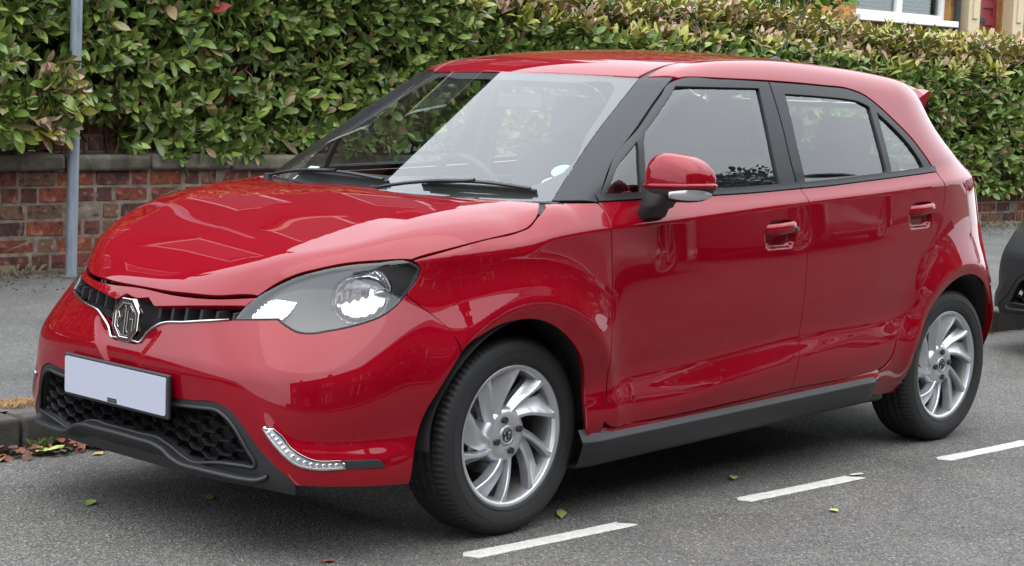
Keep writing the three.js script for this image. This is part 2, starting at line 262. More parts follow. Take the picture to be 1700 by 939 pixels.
// outlines of the car's panels: points on its surface
const K = {
  hoodLip: [[-0.722, 0.741, 0.440], [-0.776, 0.735, 0.320], [-0.803, 0.731, 0.183], [-0.807, 0.736, -0.017]],
  hoodLamp: [[-0.717, 0.750, 0.441], [-0.688, 0.773, 0.466], [-0.642, 0.804, 0.507], [-0.596, 0.825, 0.550], [-0.531, 0.844, 0.603], [-0.465, 0.854, 0.655], [-0.380, 0.857, 0.712]],
  hoodGap: [[-0.380, 0.857, 0.712], [-0.261, 0.887, 0.747], [-0.139, 0.912, 0.767], [-0.007, 0.931, 0.774], [0.040, 0.943, 0.772], [0.094, 0.971, 0.755], [0.172, 1.007, 0.693]],
  hoodRear: [[0.172, 1.007, 0.693], [0.059, 1.012, 0.534], [-0.015, 1.013, 0.331], [-0.029, 1.014, 0.206]],
  lamp: [[-0.781, 0.677, 0.409], [-0.751, 0.715, 0.420], [-0.720, 0.745, 0.440], [-0.689, 0.770, 0.467], [-0.643, 0.801, 0.509], [-0.597, 0.822, 0.552], [-0.533, 0.841, 0.605], [-0.466, 0.850, 0.656], [-0.385, 0.853, 0.711], [-0.359, 0.836, 0.728], [-0.367, 0.810, 0.728], [-0.404, 0.764, 0.723], [-0.443, 0.728, 0.718], [-0.482, 0.704, 0.711], [-0.546, 0.681, 0.688], [-0.620, 0.663, 0.649], [-0.679, 0.653, 0.603], [-0.692, 0.655, 0.587], [-0.705, 0.668, 0.556], [-0.714, 0.686, 0.522]],
  chrome: [[-0.866, 0.575, 0.068], [-0.859, 0.608, 0.100], [-0.852, 0.639, 0.154], [-0.835, 0.655, 0.255], [-0.787, 0.675, 0.398]],
  fenderGap: [[-0.407, 0.759, 0.723], [-0.295, 0.627, 0.825], [-0.286, 0.596, 0.834]],
  arch: [[-0.442, 0.224, 0.796], [-0.439, 0.247, 0.800], [-0.425, 0.333, 0.798], [-0.397, 0.420, 0.803], [-0.347, 0.505, 0.822], [-0.300, 0.576, 0.832], [-0.267, 0.614, 0.836], [-0.201, 0.645, 0.841], [-0.132, 0.668, 0.844], [-0.062, 0.676, 0.846], [0.011, 0.672, 0.848], [0.088, 0.648, 0.849], [0.153, 0.608, 0.849], [0.227, 0.533, 0.844], [0.261, 0.458, 0.831], [0.269, 0.372, 0.834], [0.286, 0.265, 0.822]],
  redLow: [[-0.875, 0.434, 0.244], [-0.871, 0.441, 0.330], [-0.855, 0.445, 0.444], [-0.843, 0.427, 0.488], [-0.828, 0.381, 0.528], [-0.803, 0.319, 0.578], [-0.785, 0.282, 0.620], [-0.769, 0.259, 0.647], [-0.754, 0.237, 0.663], [-0.601, 0.232, 0.769], [-0.442, 0.224, 0.796]],
  blackIn: [[-0.874, 0.419, 0.242], [-0.866, 0.425, 0.363], [-0.854, 0.424, 0.444], [-0.845, 0.403, 0.477], [-0.830, 0.352, 0.516], [-0.810, 0.292, 0.551], [-0.804, 0.278, 0.562], [-0.842, 0.274, 0.432], [-0.854, 0.262, 0.298], [-0.860, 0.284, 0.243], [-0.864, 0.306, 0.169], [-0.864, 0.304, 0.008]],
  drl: [[-0.808, 0.393, 0.582], [-0.793, 0.395, 0.610], [-0.778, 0.377, 0.628], [-0.764, 0.346, 0.651], [-0.746, 0.326, 0.676], [-0.723, 0.313, 0.699], [-0.656, 0.309, 0.742], [-0.646, 0.286, 0.750], [-0.728, 0.287, 0.695], [-0.756, 0.297, 0.669], [-0.777, 0.320, 0.643], [-0.794, 0.353, 0.613]],
  drlBlack: [[-0.649, 0.307, 0.746], [-0.549, 0.306, 0.783], [-0.532, 0.284, 0.790], [-0.646, 0.286, 0.750]],
  fenderTop: [[0.172, 1.007, 0.693], [0.213, 1.009, 0.703], [0.345, 1.010, 0.781]],
  doorF: [[0.342, 1.010, 0.784], [0.354, 0.979, 0.808], [0.349, 0.938, 0.836], [0.354, 0.865, 0.839], [0.360, 0.723, 0.843], [0.350, 0.519, 0.853], [0.352, 0.385, 0.845], [0.344, 0.322, 0.844], [0.369, 0.305, 0.843], [0.649, 0.306, 0.844], [1.338, 0.334, 0.849]],
  gapB: [[1.364, 1.027, 0.838], [1.375, 1.000, 0.858], [1.377, 0.920, 0.861], [1.381, 0.784, 0.861], [1.384, 0.675, 0.857], [1.383, 0.517, 0.847], [1.337, 0.428, 0.861], [1.345, 0.333, 0.849]],
  doorR: [[1.345, 0.333, 0.849], [1.892, 0.344, 0.835], [2.008, 0.375, 0.838], [2.043, 0.469, 0.841], [2.113, 0.565, 0.834], [2.178, 0.651, 0.844], [2.251, 0.748, 0.840], [2.298, 0.890, 0.832], [2.340, 1.008, 0.827], [2.341, 1.084, 0.798]],
  belt: [[0.347, 1.013, 0.783], [0.533, 1.018, 0.798], [0.858, 1.026, 0.816], [1.060, 1.030, 0.824], [1.344, 1.041, 0.829], [1.795, 1.062, 0.824], [2.321, 1.089, 0.797]],
  sillTop: [[0.286, 0.265, 0.822], [0.444, 0.274, 0.833], [0.659, 0.280, 0.838], [1.198, 0.297, 0.841], [1.811, 0.313, 0.829], [1.902, 0.307, 0.822], [2.016, 0.227, 0.774]],
  frameOut: [[0.367, 1.026, 0.778], [0.447, 1.116, 0.739], [0.643, 1.248, 0.683], [0.895, 1.408, 0.612], [1.121, 1.413, 0.653], [1.375, 1.411, 0.666], [1.709, 1.402, 0.676], [1.903, 1.391, 0.679], [2.007, 1.358, 0.693], [2.086, 1.305, 0.716], [2.214, 1.222, 0.748], [2.293, 1.142, 0.777], [2.321, 1.089, 0.797]],
  glassF: [[0.645, 1.238, 0.706], [0.876, 1.383, 0.646], [1.306, 1.387, 0.678], [1.257, 1.112, 0.801], [1.259, 1.049, 0.823], [0.571, 1.035, 0.793]],
  glassQ: [[0.602, 1.209, 0.718], [0.573, 1.116, 0.764], [0.549, 1.035, 0.791], [0.376, 1.028, 0.779], [0.467, 1.116, 0.750]],
  frameB: [[1.378, 1.393, 0.677], [1.341, 1.112, 0.804], [1.344, 1.041, 0.829]],
  glassR: [[1.444, 1.371, 0.690], [1.679, 1.361, 0.698], [1.876, 1.353, 0.699], [1.980, 1.337, 0.705], [1.959, 1.086, 0.811], [1.407, 1.061, 0.821]],
  glassRQ: [[2.022, 1.316, 0.713], [2.198, 1.197, 0.760], [2.254, 1.103, 0.793], [1.994, 1.088, 0.809]],
  pillarIn: [[0.237, 1.010, 0.673], [0.542, 1.212, 0.577], [0.838, 1.402, 0.502]],
  ditch: [[0.841, 1.404, 0.500], [0.924, 1.442, 0.492], [1.011, 1.463, 0.485], [1.085, 1.471, 0.510], [1.252, 1.480, 0.558], [1.520, 1.479, 0.599], [1.768, 1.473, 0.604], [2.059, 1.444, 0.627]],
  screenTop: [[0.838, 1.402, 0.502], [0.792, 1.406, 0.277], [0.777, 1.410, 0.002], [0.796, 1.409, -0.261]],
  handle: [[1.166, 0.906, 0.838], [1.308, 0.920, 0.862], [1.255, 0.882, 0.838], [2.062, 0.942, 0.845], [2.239, 0.952, 0.831], [2.192, 0.922, 0.814]],
  mirrorBase: [[0.510, 0.993, 0.813], [0.535, 0.961, 0.839], [0.606, 0.982, 0.829]],
  barLow: [[-0.747, 0.717, 0.424], [-0.780, 0.712, 0.354], [-0.806, 0.705, 0.275], [-0.836, 0.686, 0.099], [-0.826, 0.707, 0.057], [-0.826, 0.708, 0.023]],
  reflOut: [[-0.594, 0.739, 0.607], [-0.570, 0.789, 0.598], [-0.521, 0.820, 0.629], [-0.451, 0.825, 0.679], [-0.433, 0.791, 0.699], [-0.448, 0.741, 0.710], [-0.489, 0.705, 0.706], [-0.543, 0.689, 0.684], [-0.583, 0.708, 0.641]],
  indic: [[-0.761, 0.689, 0.436], [-0.712, 0.739, 0.461], [-0.666, 0.740, 0.528], [-0.681, 0.722, 0.526], [-0.713, 0.695, 0.512]],
  mirTop: [[0.570, 1.076, 0.779]],
  crease: [[-0.359, 0.824, 0.729], [-0.143, 0.871, 0.794], [0.106, 0.904, 0.819], [0.348, 0.935, 0.837], [0.612, 0.945, 0.851], [1.019, 0.978, 0.858], [1.374, 0.998, 0.859], [1.876, 1.018, 0.852]],
};

// ---------------------------------------------------------------- materials
function tex(w, h, fn, opt = {}) { // a computed picture; fn(u, v) gives [r, g, b] (0..1) or one number
  const d = new Uint8Array(w * h * 4);
  for (let j = 0; j < h; j++) for (let i = 0; i < w; i++) { const c = fn(i / w, j / h, i, j), k = (j * w + i) * 4; const a = Array.isArray(c) ? c : [c, c, c]; d[k] = clamp(a[0], 0, 1) * 255; d[k + 1] = clamp(a[1], 0, 1) * 255; d[k + 2] = clamp(a[2], 0, 1) * 255; d[k + 3] = 255; }
  const t = new THREE.DataTexture(d, w, h); t.wrapS = t.wrapT = THREE.RepeatWrapping; t.magFilter = THREE.LinearFilter; t.minFilter = THREE.LinearMipmapLinearFilter; t.generateMipmaps = true;
  if (opt.srgb) t.colorSpace = THREE.SRGBColorSpace; if (opt.repeat) t.repeat.set(...opt.repeat); t.needsUpdate = true; return t;
}
const lin = (r, g, b) => new THREE.Color().setRGB(r, g, b);
const std = (c, rough, metal = 0, o = {}) => new THREE.MeshStandardMaterial({ color: lin(...c), roughness: rough, metalness: metal, ...o });
const phy = (c, rough, metal = 0, o = {}) => new THREE.MeshPhysicalMaterial({ color: lin(...c), roughness: rough, metalness: metal, ...o });
const pitsTex = tex(256, 256, () => 0.5 + 0.5 * (rnd() - 0.5));
const M = {
  paint: phy([0.205, 0.0010, 0.0078], 0.48, 0.14, { clearcoat: 0.92, clearcoatRoughness: 0.012, specularIntensity: 0 }),
  paintFar: phy([0.7, 0.7, 0.68], 0.4, 0, { clearcoat: 1, clearcoatRoughness: 0.02 }),
  gloss: phy([0.008, 0.008, 0.0095], 0.22, 0, { specularIntensity: 0.55 }),
  plastic: std([0.014, 0.014, 0.0155], 0.5, 0, { bumpMap: pitsTex, bumpScale: 0.0004 }),
  rubber: std([0.012, 0.012, 0.013], 0.7),
  trim: phy([0.015, 0.015, 0.017], 0.42, 0, { specularIntensity: 0.6 }),
  dark: std([0.02, 0.02, 0.021], 0.9),
  seat: std([0.035, 0.036, 0.04], 0.9),
  dash: std([0.03, 0.03, 0.032], 0.75),
  liner: std([0.35, 0.34, 0.32], 0.9),
  chrome: std([0.62, 0.61, 0.59], 0.08, 1),
  darkChrome: std([0.32, 0.31, 0.30], 0.16, 1),
  alloy: phy([0.52, 0.53, 0.55], 0.34, 0.75, { clearcoat: 0.6, clearcoatRoughness: 0.12 }),
  steel: std([0.3, 0.3, 0.31], 0.35, 1),
  tyre: std([0.0115, 0.0115, 0.012], 0.62),
  barrel: std([0.26, 0.255, 0.25], 0.5, 0.8),
  glass: phy([0.93, 0.97, 0.95], 0.0, 0, { transmission: 1, ior: 1.8, thickness: 0 }),
  tint: phy([0.68, 0.78, 0.77], 0.0, 0, { transmission: 1, ior: 1.8, thickness: 0 }),
  lens: phy([0.97, 0.98, 1.0], 0.0, 0, { transmission: 1, ior: 1.58, thickness: 0 }),
  reflector: std([0.86, 0.87, 0.88], 0.10, 1),
  lampGrey: std([0.016, 0.017, 0.019], 0.32, 0),
  satin: std([0.45, 0.46, 0.47], 0.38, 0.7),
  redLens: phy([0.4, 0.01, 0.012], 0.08, 0, { clearcoat: 1, clearcoatRoughness: 0.02 }),
  plate: std([0.38, 0.39, 0.47], 0.5),
  white: std([0.8, 0.8, 0.8], 0.6),
};

// ---------------------------------------------------------------- the red hatchback
const car = thing('parked_hatchback', 'glossy dark red five-door hatchback parked at the kerb', 'car');
const uvs = (map, pts) => pts.map((p) => { const q = map.uv(p); return p[3] === true ? [...q, true] : q; });
const cor = (p) => [...p.slice(0, 3), true];
const ends = (list) => list.map((p, i) => (i === 0 || i === list.length - 1 ? cor(p) : p));
const flipZ = (p) => (p.length > 3 ? [p[0], p[1], -p[2], p[3]] : [p[0], p[1], -p[2]]);
const rev = (l) => l.slice().reverse();
function skin(f, map, pts, opt = {}) { // a panel over points on the surface
  let poly = through(uvs(map, pts), opt.fine || 0.012);
  if (opt.gap !== 0) poly = inset(poly, opt.gap || 0.0027);
  return sheet(onto(f, map), poly, opt.du || 0.014, opt.dv || 0.014, { rim: opt.rim === undefined ? 0.018 : opt.rim, back: opt.back || 0, flip: !!map.flip !== !!opt.flip });
}
function hollow(outer, holes) { // an outline with openings, joined by seams
  let p = outer.slice(); if (area2(p) < 0) p.reverse();
  for (let h of holes) {
    h = h.slice(); if (area2(h) > 0) h.reverse();
    let bi = 0, bj = 0, bd = 1e9;
    for (let i = 0; i < p.length; i++) for (let j = 0; j < h.length; j++) { const d = Math.hypot(p[i][0] - h[j][0], p[i][1] - h[j][1]); if (d < bd) { bd = d; bi = i; bj = j; } }
    p = [...p.slice(0, bi + 1), ...h.slice(bj), ...h.slice(0, bj + 1), ...p.slice(bi)];
  }
  return p;
}
function pair(name, g, m, parentL, parentR) { return [put(name, g, m, parentL || car), put(name, mirrored(g), m, parentR || car)]; }

// bonnet
const bonnetHalf = [...rev(K.hoodLip.slice(1, 3)), cor(K.hoodLip[0]), ...K.hoodLamp.slice(1, -1), cor(K.hoodLamp[K.hoodLamp.length - 1]), ...K.hoodGap.slice(1, -1), cor(K.hoodGap[6]), ...K.hoodRear.slice(1, 3), [0.018, 1.01, 0.0]];
const bonnetPts = [...bonnetHalf, ...rev(bonnetHalf.slice(0, -1)).map(flipZ), [-0.811, 0.737, 0]];
put('bonnet', skin(bodyLow, topMap, bonnetPts, { gap: 0.0026 }), M.paint, car);

// front wings
const wingPts = [cor(K.fenderGap[0]), K.lamp[11], K.lamp[10], K.lamp[9], cor(K.hoodGap[0]), ...K.hoodGap.slice(1, -1), cor(K.hoodGap[6]), K.fenderTop[1], cor([0.345, 1.012, 0.79]), K.doorF[1], K.doorF[2], ...K.doorF.slice(3, 7), cor([0.338, 0.268, 0.84]), cor(K.arch[16]), ...rev(K.arch.slice(6, 16)), cor(K.fenderGap[2]), K.fenderGap[1]];
pair('front_wing', skin(bodyLow, sideMap, wingPts, { rim: 0.022, du: 0.008, dv: 0.008 }), M.paint);

// doors
function doorSkin(pts) { return skin(bodyUp, sideMap, pts, { du: 0.011, dv: 0.009 }); }
const beltF = [[0.345, 1.014], [0.52, 1.0185], [0.85, 1.0255], [1.05, 1.03], [1.362, 1.042]], beltR = [[1.362, 1.042], [1.5, 1.047], [1.785, 1.062], [2.05, 1.0755], [2.312, 1.0895]];
const P3 = (l) => l.map((p) => [p[0], p[1], 0.8]);
const gapB = [[1.362, 1.042, 0.8], [1.374, 1.012, 0.8], [1.379, 0.97, 0.8], [1.382, 0.784, 0.8], [1.382, 0.65, 0.8], [1.376, 0.517, 0.8], [1.36, 0.428, 0.8], [1.345, 0.345, 0.8]];
const frontDoorPts = [cor([0.345, 1.014, 0.8]), ...P3(beltF).slice(1, -1), cor(gapB[0]), ...gapB.slice(1, -1), cor([1.343, 0.334, 0.8]), [0.9, 0.318, 0.8], [0.5, 0.307, 0.8], [0.372, 0.308, 0.8], [0.34, 0.33, 0.8], ...rev(K.doorF.slice(2, 7)), K.doorF[1]];
const rearDoorPts = [cor(gapB[0]), ...P3(beltR).slice(1, -1), cor([2.314, 1.0895, 0.8]), ...rev(K.doorR.slice(4, 9)), [2.03, 0.47, 0.8], [1.985, 0.385, 0.8], [1.93, 0.354, 0.8], [1.86, 0.347, 0.8], cor([1.343, 0.334, 0.8]), ...rev(gapB.slice(1, -1))];
const doors = {};
for (const [key, name, pts] of [['F', 'front_door', frontDoorPts], ['R', 'rear_door', rearDoorPts]]) {
  const g = doorSkin(pts);
  doors[key] = [put(name, g, M.paint, car), put(name, mirrored(g), M.paint, car)];
}
// door window frames and panes
const outF = through([[0.352, 1.026, true], [0.444, 1.116], [0.643, 1.249], [0.80, 1.352], [0.868, 1.394], [0.91, 1.408], [1.1, 1.413], [1.368, 1.411, true], [1.356, 1.26], [1.344, 1.12], [1.35, 1.05, true], [1.05, 1.04], [0.85, 1.035], [0.52, 1.029]], 0.02);
const glF = through([[0.617, 1.20, true], [0.648, 1.236, true], [0.873, 1.384, true], [1.30, 1.387, true], [1.273, 1.25], [1.256, 1.13], [1.253, 1.053, true], [0.568, 1.038, true], [0.59, 1.12]], 0.02);
const glQ = through([[0.594, 1.202, true], [0.566, 1.116], [0.545, 1.039, true], [0.385, 1.032, true], [0.461, 1.113]], 0.02);
const outR = through([[1.356, 1.05, true], [1.350, 1.12], [1.362, 1.26], [1.374, 1.411, true], [1.7, 1.402], [1.86, 1.394], [1.95, 1.374], [2.03, 1.333], [2.10, 1.285], [2.192, 1.218], [2.262, 1.145], [2.30, 1.099, true], [2.05, 1.086], [1.785, 1.073]], 0.02);
const glR = through([[1.438, 1.371, true], [1.671, 1.366], [1.83, 1.359], [1.90, 1.352], [1.962, 1.333, true], [1.951, 1.22], [1.944, 1.088, true], [1.404, 1.062, true], [1.408, 1.16]], 0.02);
const glRQ = through([[2.0, 1.315, true], [2.10, 1.248], [2.177, 1.182], [2.222, 1.122], [2.232, 1.103, true], [1.98, 1.09, true], [1.988, 1.2]], 0.02);
const atUp = onto(bodyUp, sideMap);
const flatSheet = (poly, opt) => sheet(atUp, poly, opt.step || 0.03, opt.step || 0.03, opt);
for (const [key, out, holes] of [['F', outF, [glF, glQ]], ['R', outR, [glR, glRQ]]]) {
  const fr = flatSheet(hollow(inset(out, 0.0015), holes), { rim: 0.014, back: 0.001 });
  pair('window_frame', fr, M.trim, doors[key][0], doors[key][1]);
  for (const h of holes) pair('window_pane', flatSheet(inset(h, -0.006), { back: 0.010 }), M.tint, doors[key][0], doors[key][1]);
  // rubber seal round each pane
  const belt = key === 'F' ? beltF : beltR;
  const strip = through([...belt.map((p) => [...p]), ...rev(belt).map(([x, y]) => [x, y + 0.021])].map((p, i, a) => (i === 0 || i === belt.length - 1 || i === belt.length || i === a.length - 1 ? [...p, true] : p)), 0.02);
  pair('belt_strip', flatSheet(inset(strip, 0.001), { rim: 0.012, back: -0.005 }), M.trim, doors[key][0], doors[key][1]);
}
// handles
for (const [key, i] of [['F', 0], ['R', 1]]) {
  const [hx, hy] = GRIPS[i], L = i ? 0.082 : 0.078, z0 = halfWidth(hx, hy + 0.06), pts = [];
  for (let k = 0; k <= 10; k++) { const t = k / 10 * 2 - 1; pts.push(V(hx + t * L, hy + 0.013 + 0.006 * t, z0 + 0.017 - 0.028 * Math.pow(Math.abs(t), 4))); }
  const g = new THREE.TubeGeometry(new THREE.CatmullRomCurve3(pts), 30, 0.013, 14);
  const p = g.attributes.position; for (let k = 0; k < p.count; k++) { const cy = hy + 0.013 + 0.006 * (p.getX(k) - hx) / L, d = p.getY(k) - cy; p.setY(k, cy + d * 1.55); }
  g.computeVertexNormals();
  const caps = [-1, 1].map((s) => new THREE.SphereGeometry(0.013, 14, 10).scale(1, 1.55, 1).translate(hx + s * L, hy + 0.013 + 0.006 * s, z0 - 0.011));
  const hg = pair('handle', merge([g, ...caps]), M.paint, doors[key][0], doors[key][1]);
  if (!i) pair('lock_barrel', new THREE.CylinderGeometry(0.008, 0.008, 0.006, 16).rotateX(Math.PI / 2).translate(hx + 0.06, hy + 0.01, z0 + 0.026), M.steel, hg[0], hg[1]);
}
// rear quarter with the cant rail along the roof
const ditch2 = [[0.852, 0.508], [0.95, 0.512], [1.1, 0.522], [1.3, 0.548], [1.55, 0.574], [1.8, 0.585], [2.1, 0.580], [2.4, 0.562], [2.56, 0.542]];
const onRoof = onto(bodyUp, topMap), roofPt = ([x, z]) => onRoof(x, z)[0];
const onSide = ([x, y, c]) => { const p = atUp(x, y)[0]; return c ? cor(p) : p; };
const archR = []; for (let a = 176; a >= 4; a -= 8) archR.push([AXLE + 0.372 * Math.cos(a * Math.PI / 180), HUB + 0.372 * Math.sin(a * Math.PI / 180)]);
const quarterPts = [
  cor(roofPt([0.862, 0.524])), ...ditch2.slice(1).map(([x, z]) => roofPt([x, z + 0.012])),
  ...[[2.572, 1.345, true], [2.60, 1.25], [2.645, 1.15], [2.69, 1.06, true], [2.74, 0.88], [2.765, 0.72], [2.772, 0.62, true], [2.855, 0.45], [2.885, 0.34, true]].map(onSide),
  ...rev(archR).slice(1, -1).map((p, i) => onSide([p[0], p[1], i === 0])),
  ...[[2.155, 0.33, true], [2.15, 0.235, true], [2.03, 0.235], [1.93, 0.24, true], [1.93, 0.345, true], [1.993, 0.372], [2.036, 0.468]].map(onSide),
  ...K.doorR.slice(4, 9), cor([2.318, 1.0895, 0.81]),
  ...rev([[0.915, 1.411, true], [1.1, 1.416], [1.37, 1.4145], [1.7, 1.4055], [1.86, 1.3975], [1.952, 1.377], [2.033, 1.336], [2.103, 1.288], [2.195, 1.221], [2.266, 1.147]]).map(onSide),
];
pair('rear_quarter_panel', skin(bodyUp, rollMap, quarterPts, { rim: 0.026, dv: 0.009, du: 0.009 }), M.paint);
// roof skin and the black joint strips beside it
const roofHalf = [[0.783, 0], [0.792, 0.14], [0.806, 0.277], [0.828, 0.4], [0.852, 0.496, true], ...ditch2.slice(1, -1), [2.56, 0.542, true], [2.575, 0]];
const roofPoly = through([...roofHalf, ...rev(roofHalf.slice(1, -1)).map((p) => (p[2] ? [p[0], -p[1], true] : [p[0], -p[1]]))], 0.02);
put('roof', sheet(onRoof, roofPoly, 0.02, 0.02, { rim: 0.012, flip: true }), M.paint, car);
{
  const st = through([...ditch2.map(([x, z]) => [x, z - 0.004]), ...rev(ditch2).map(([x, z]) => [x, z + 0.018])].map((p, i) => ([0, 8, 9, 17].includes(i) ? [...p, true] : p)), 0.02);
  pair('roof_joint_strip', sheet(onRoof, st, 0.02, 0.01, { flip: true, back: 0.004 }), M.trim);
}
// windscreen, its pillars and the scuttle
const screenAt = (z, y) => { const x = screenX(y, z), n = V(-1, 1.685, 0.6 * z).normalize(); return [[x, y, z], [n.x, n.y, n.z]]; };
const screenPoly = through([[0, 0.992], [0.4, 0.998], [0.676, 1.012, true], [0.577, 1.212], [0.505, 1.405, true], [0.277, 1.411], [0, 1.413], [-0.277, 1.411], [-0.505, 1.405, true], [-0.577, 1.212], [-0.676, 1.012, true], [-0.4, 0.998]], 0.04);
const windscreen = put('windscreen', sheet(screenAt, screenPoly, 0.04, 0.04, { rim: 0.004 }), M.glass, car);
{ // black printed border of the glass
  const inner = through([[0, 1.055], [0.4, 1.058], [0.585, 1.068], [0.61, 1.10], [0.545, 1.22], [0.482, 1.34], [0.455, 1.375], [0.277, 1.386], [0, 1.388], [-0.277, 1.386], [-0.455, 1.375], [-0.482, 1.34], [-0.545, 1.22], [-0.61, 1.10], [-0.585, 1.068], [-0.4, 1.058]], 0.04);
  put('glass_border', sheet(screenAt, hollow(inset(screenPoly, 0.002), [inner]), 0.04, 0.04, { back: 0.005 }), M.dark, windscreen);
}
const pillarPts = [cor([0.243, 1.012, 0.676]), [0.542, 1.212, 0.579], cor([0.846, 1.405, 0.506]), cor([0.86, 1.409, 0.527]), cor([0.9, 1.412, 0.612]), [0.862, 1.392, 0.62], [0.79, 1.350, 0.640], [0.64, 1.2535, 0.684], [0.438, 1.119, 0.742], cor([0.348, 1.03, 0.786]), cor([0.34, 1.014, 0.79])];
pair('screen_pillar', skin(bodyUp, pillarMap, pillarPts, { rim: 0.014, gap: 0.002, du: 0.01, dv: 0.03 }), M.gloss);
{
  const cw = []; for (let i = -20; i <= 20; i++) cw.push(i / 20 * 0.70);
  const pos = [], idx = []; cw.forEach((z, i) => { const xb = 0.018 + 0.42 * Math.pow(Math.abs(z), 2) + 0.004, yb = hoodY(xb, z) - 0.012; const rows = [[xb - 0.02, yb - 0.03], [xb, yb], [xb + 0.05, yb - 0.006], [screenX(1.0, z) + 0.005, 1.004], [screenX(1.02, z) + 0.02, 1.016]]; for (const [x, y] of rows) pos.push(x, y, z); if (i) for (let r = 0; r < 4; r++) { const a = (i - 1) * 5 + r, b = a + 5; idx.push(a, b, a + 1, a + 1, b, b + 1); } });
  put('scuttle_panel', geo(pos, idx), M.plastic, car);
}
// front bumper
const bumperTop = [[-0.872, 0.574, 0], K.chrome[0], K.chrome[1], K.chrome[2], K.chrome[3], cor(K.chrome[4]), cor(K.lamp[0]), cor(K.lamp[19]), ...rev(K.lamp.slice(12, 19)), cor(K.fenderGap[0]), K.fenderGap[1], cor(K.fenderGap[2])];
const bumperEdge = [...rev(K.arch.slice(1, 6)).filter((p) => p[1] < 0.57), cor(K.arch[0]), K.redLow[9], cor(K.redLow[8]), ...rev(K.redLow.slice(1, 8)), [-0.873, 0.436, 0.2]];
const bumperHalf = [...bumperTop, ...bumperEdge];
const bumperPts = [...bumperHalf, [-0.873, 0.436, 0], ...rev(bumperHalf.slice(1)).map(flipZ)];
const bumper = put('front_bumper', skin(bodyLow, noseMap, bumperPts, { du: 0.0075, dv: 0.0055, fine: 0.01, rim: 0.02 }), M.paint, car);

// grille bar, grille, badge, number plate
const nose = onto(bodyLow, noseMap), noseUV = (p) => noseMap.uv(p);
const sym = (half) => [...half, ...rev(half.filter((p) => Math.abs(p[2]) > 1e-4)).map(flipZ)];
{
  const top = [[-0.812, 0.727, 0], ...rev(K.hoodLip.slice(0, 3)).map((p) => [p[0], p[1] - 0.009, p[2]])];
  const half = [...top.slice(0, 3), cor([K.lamp[2][0], K.lamp[2][1] - 0.006, K.lamp[2][2] - 0.004]), K.lamp[1], cor(K.barLow[0]), K.barLow[1], K.barLow[2], cor(K.barLow[3]), cor(K.barLow[4]), [-0.83, 0.7, 0]];
  const pts = [...half, ...rev(half.slice(1, -1)).map(flipZ)];
  put('grille_bar', skin(bodyLow, noseMap, pts, { gap: 0.0008, rim: 0.03 }), M.paint, car);
}
const grille = new THREE.Group(); grille.name = 'grille'; car.add(grille);
{
  const half = [[-0.83, 0.715, 0], [-0.8, 0.715, 0.25], cor([-0.76, 0.715, 0.40]), cor([-0.78, 0.665, 0.415]), [-0.83, 0.645, 0.248], [-0.847, 0.625, 0.147], [-0.86, 0.585, 0.09], [-0.872, 0.56, 0]];
  put('grille_backing', skin(bodyLow, noseMap, [...half, ...rev(half.slice(1, -1)).map(flipZ)], { gap: 0, rim: 0, back: 0.055 }), M.dark, grille);
  const fin = new THREE.Shape([[0, 0.0], [-0.034, 0.004], [-0.040, 0.012], [-0.034, 0.062], [0, 0.072]].map((p) => new THREE.Vector2(...p)));
  const fg = new THREE.ExtrudeGeometry(fin, { depth: 0.012, bevelEnabled: true, bevelSize: 0.0025, bevelThickness: 0.0025, bevelSegments: 2 }).translate(0, 0, -0.006).rotateY(-0.35);
  for (const s of [-1, 1]) for (let i = 0; i < 6; i++) { const z = s * (0.112 + i * 0.0575), p = nose(Math.atan2(z, NOSE_C + 0.83), 0.68)[0]; const f = put('grille_fin', fg, M.plastic, grille); f.position.set(p[0] + 0.058, 0.632 + 0.065 * Math.abs(z), z); f.rotation.y = s * 0.12; f.scale.y = 0.80 - 0.26 * i / 5; }
  // bright strip under the grille, dipping round the badge
  const line = through(sym([[-0.872, 0.5745, 0], [-0.871, 0.576, 0.06], ...K.chrome.slice(0, 4), K.chrome[4]].map((p) => p)).map((p) => p).sort((a, b) => a[2] - b[2]), 0.01, false);
  const pos = [], idx = [], prof = [[-0.003, -0.006], [-0.0034, 0.003], [-0.0015, 0.006], [0.002, 0.0065], [0.004, 0.003], [0.004, -0.006]];
  line.forEach((q, i) => {
    const a = line[Math.max(0, i - 1)], b = line[Math.min(line.length - 1, i + 1)], t = V(b[0] - a[0], b[1] - a[1], b[2] - a[2]).normalize(), [p, n] = nose(...noseUV(q)), N = V(...n), S = t.clone().cross(N).normalize().negate(), taper = sstep(0, 6, Math.min(i, line.length - 1 - i)) * 0.7 + 0.3;
    for (const [s, h] of prof) pos.push(p[0] + S.x * s * taper + N.x * h, p[1] + S.y * s * taper + N.y * h, p[2] + S.z * s * taper + N.z * h);
    if (i) for (let k = 0; k < 5; k++) { const c = (i - 1) * 6 + k, d = c + 6; idx.push(c, d, c + 1, c + 1, d, d + 1); }
  });
  put('chrome_strip', geo(pos, idx), M.chrome, grille);
}
const badge = new THREE.Group(); badge.name = 'badge'; car.add(badge);
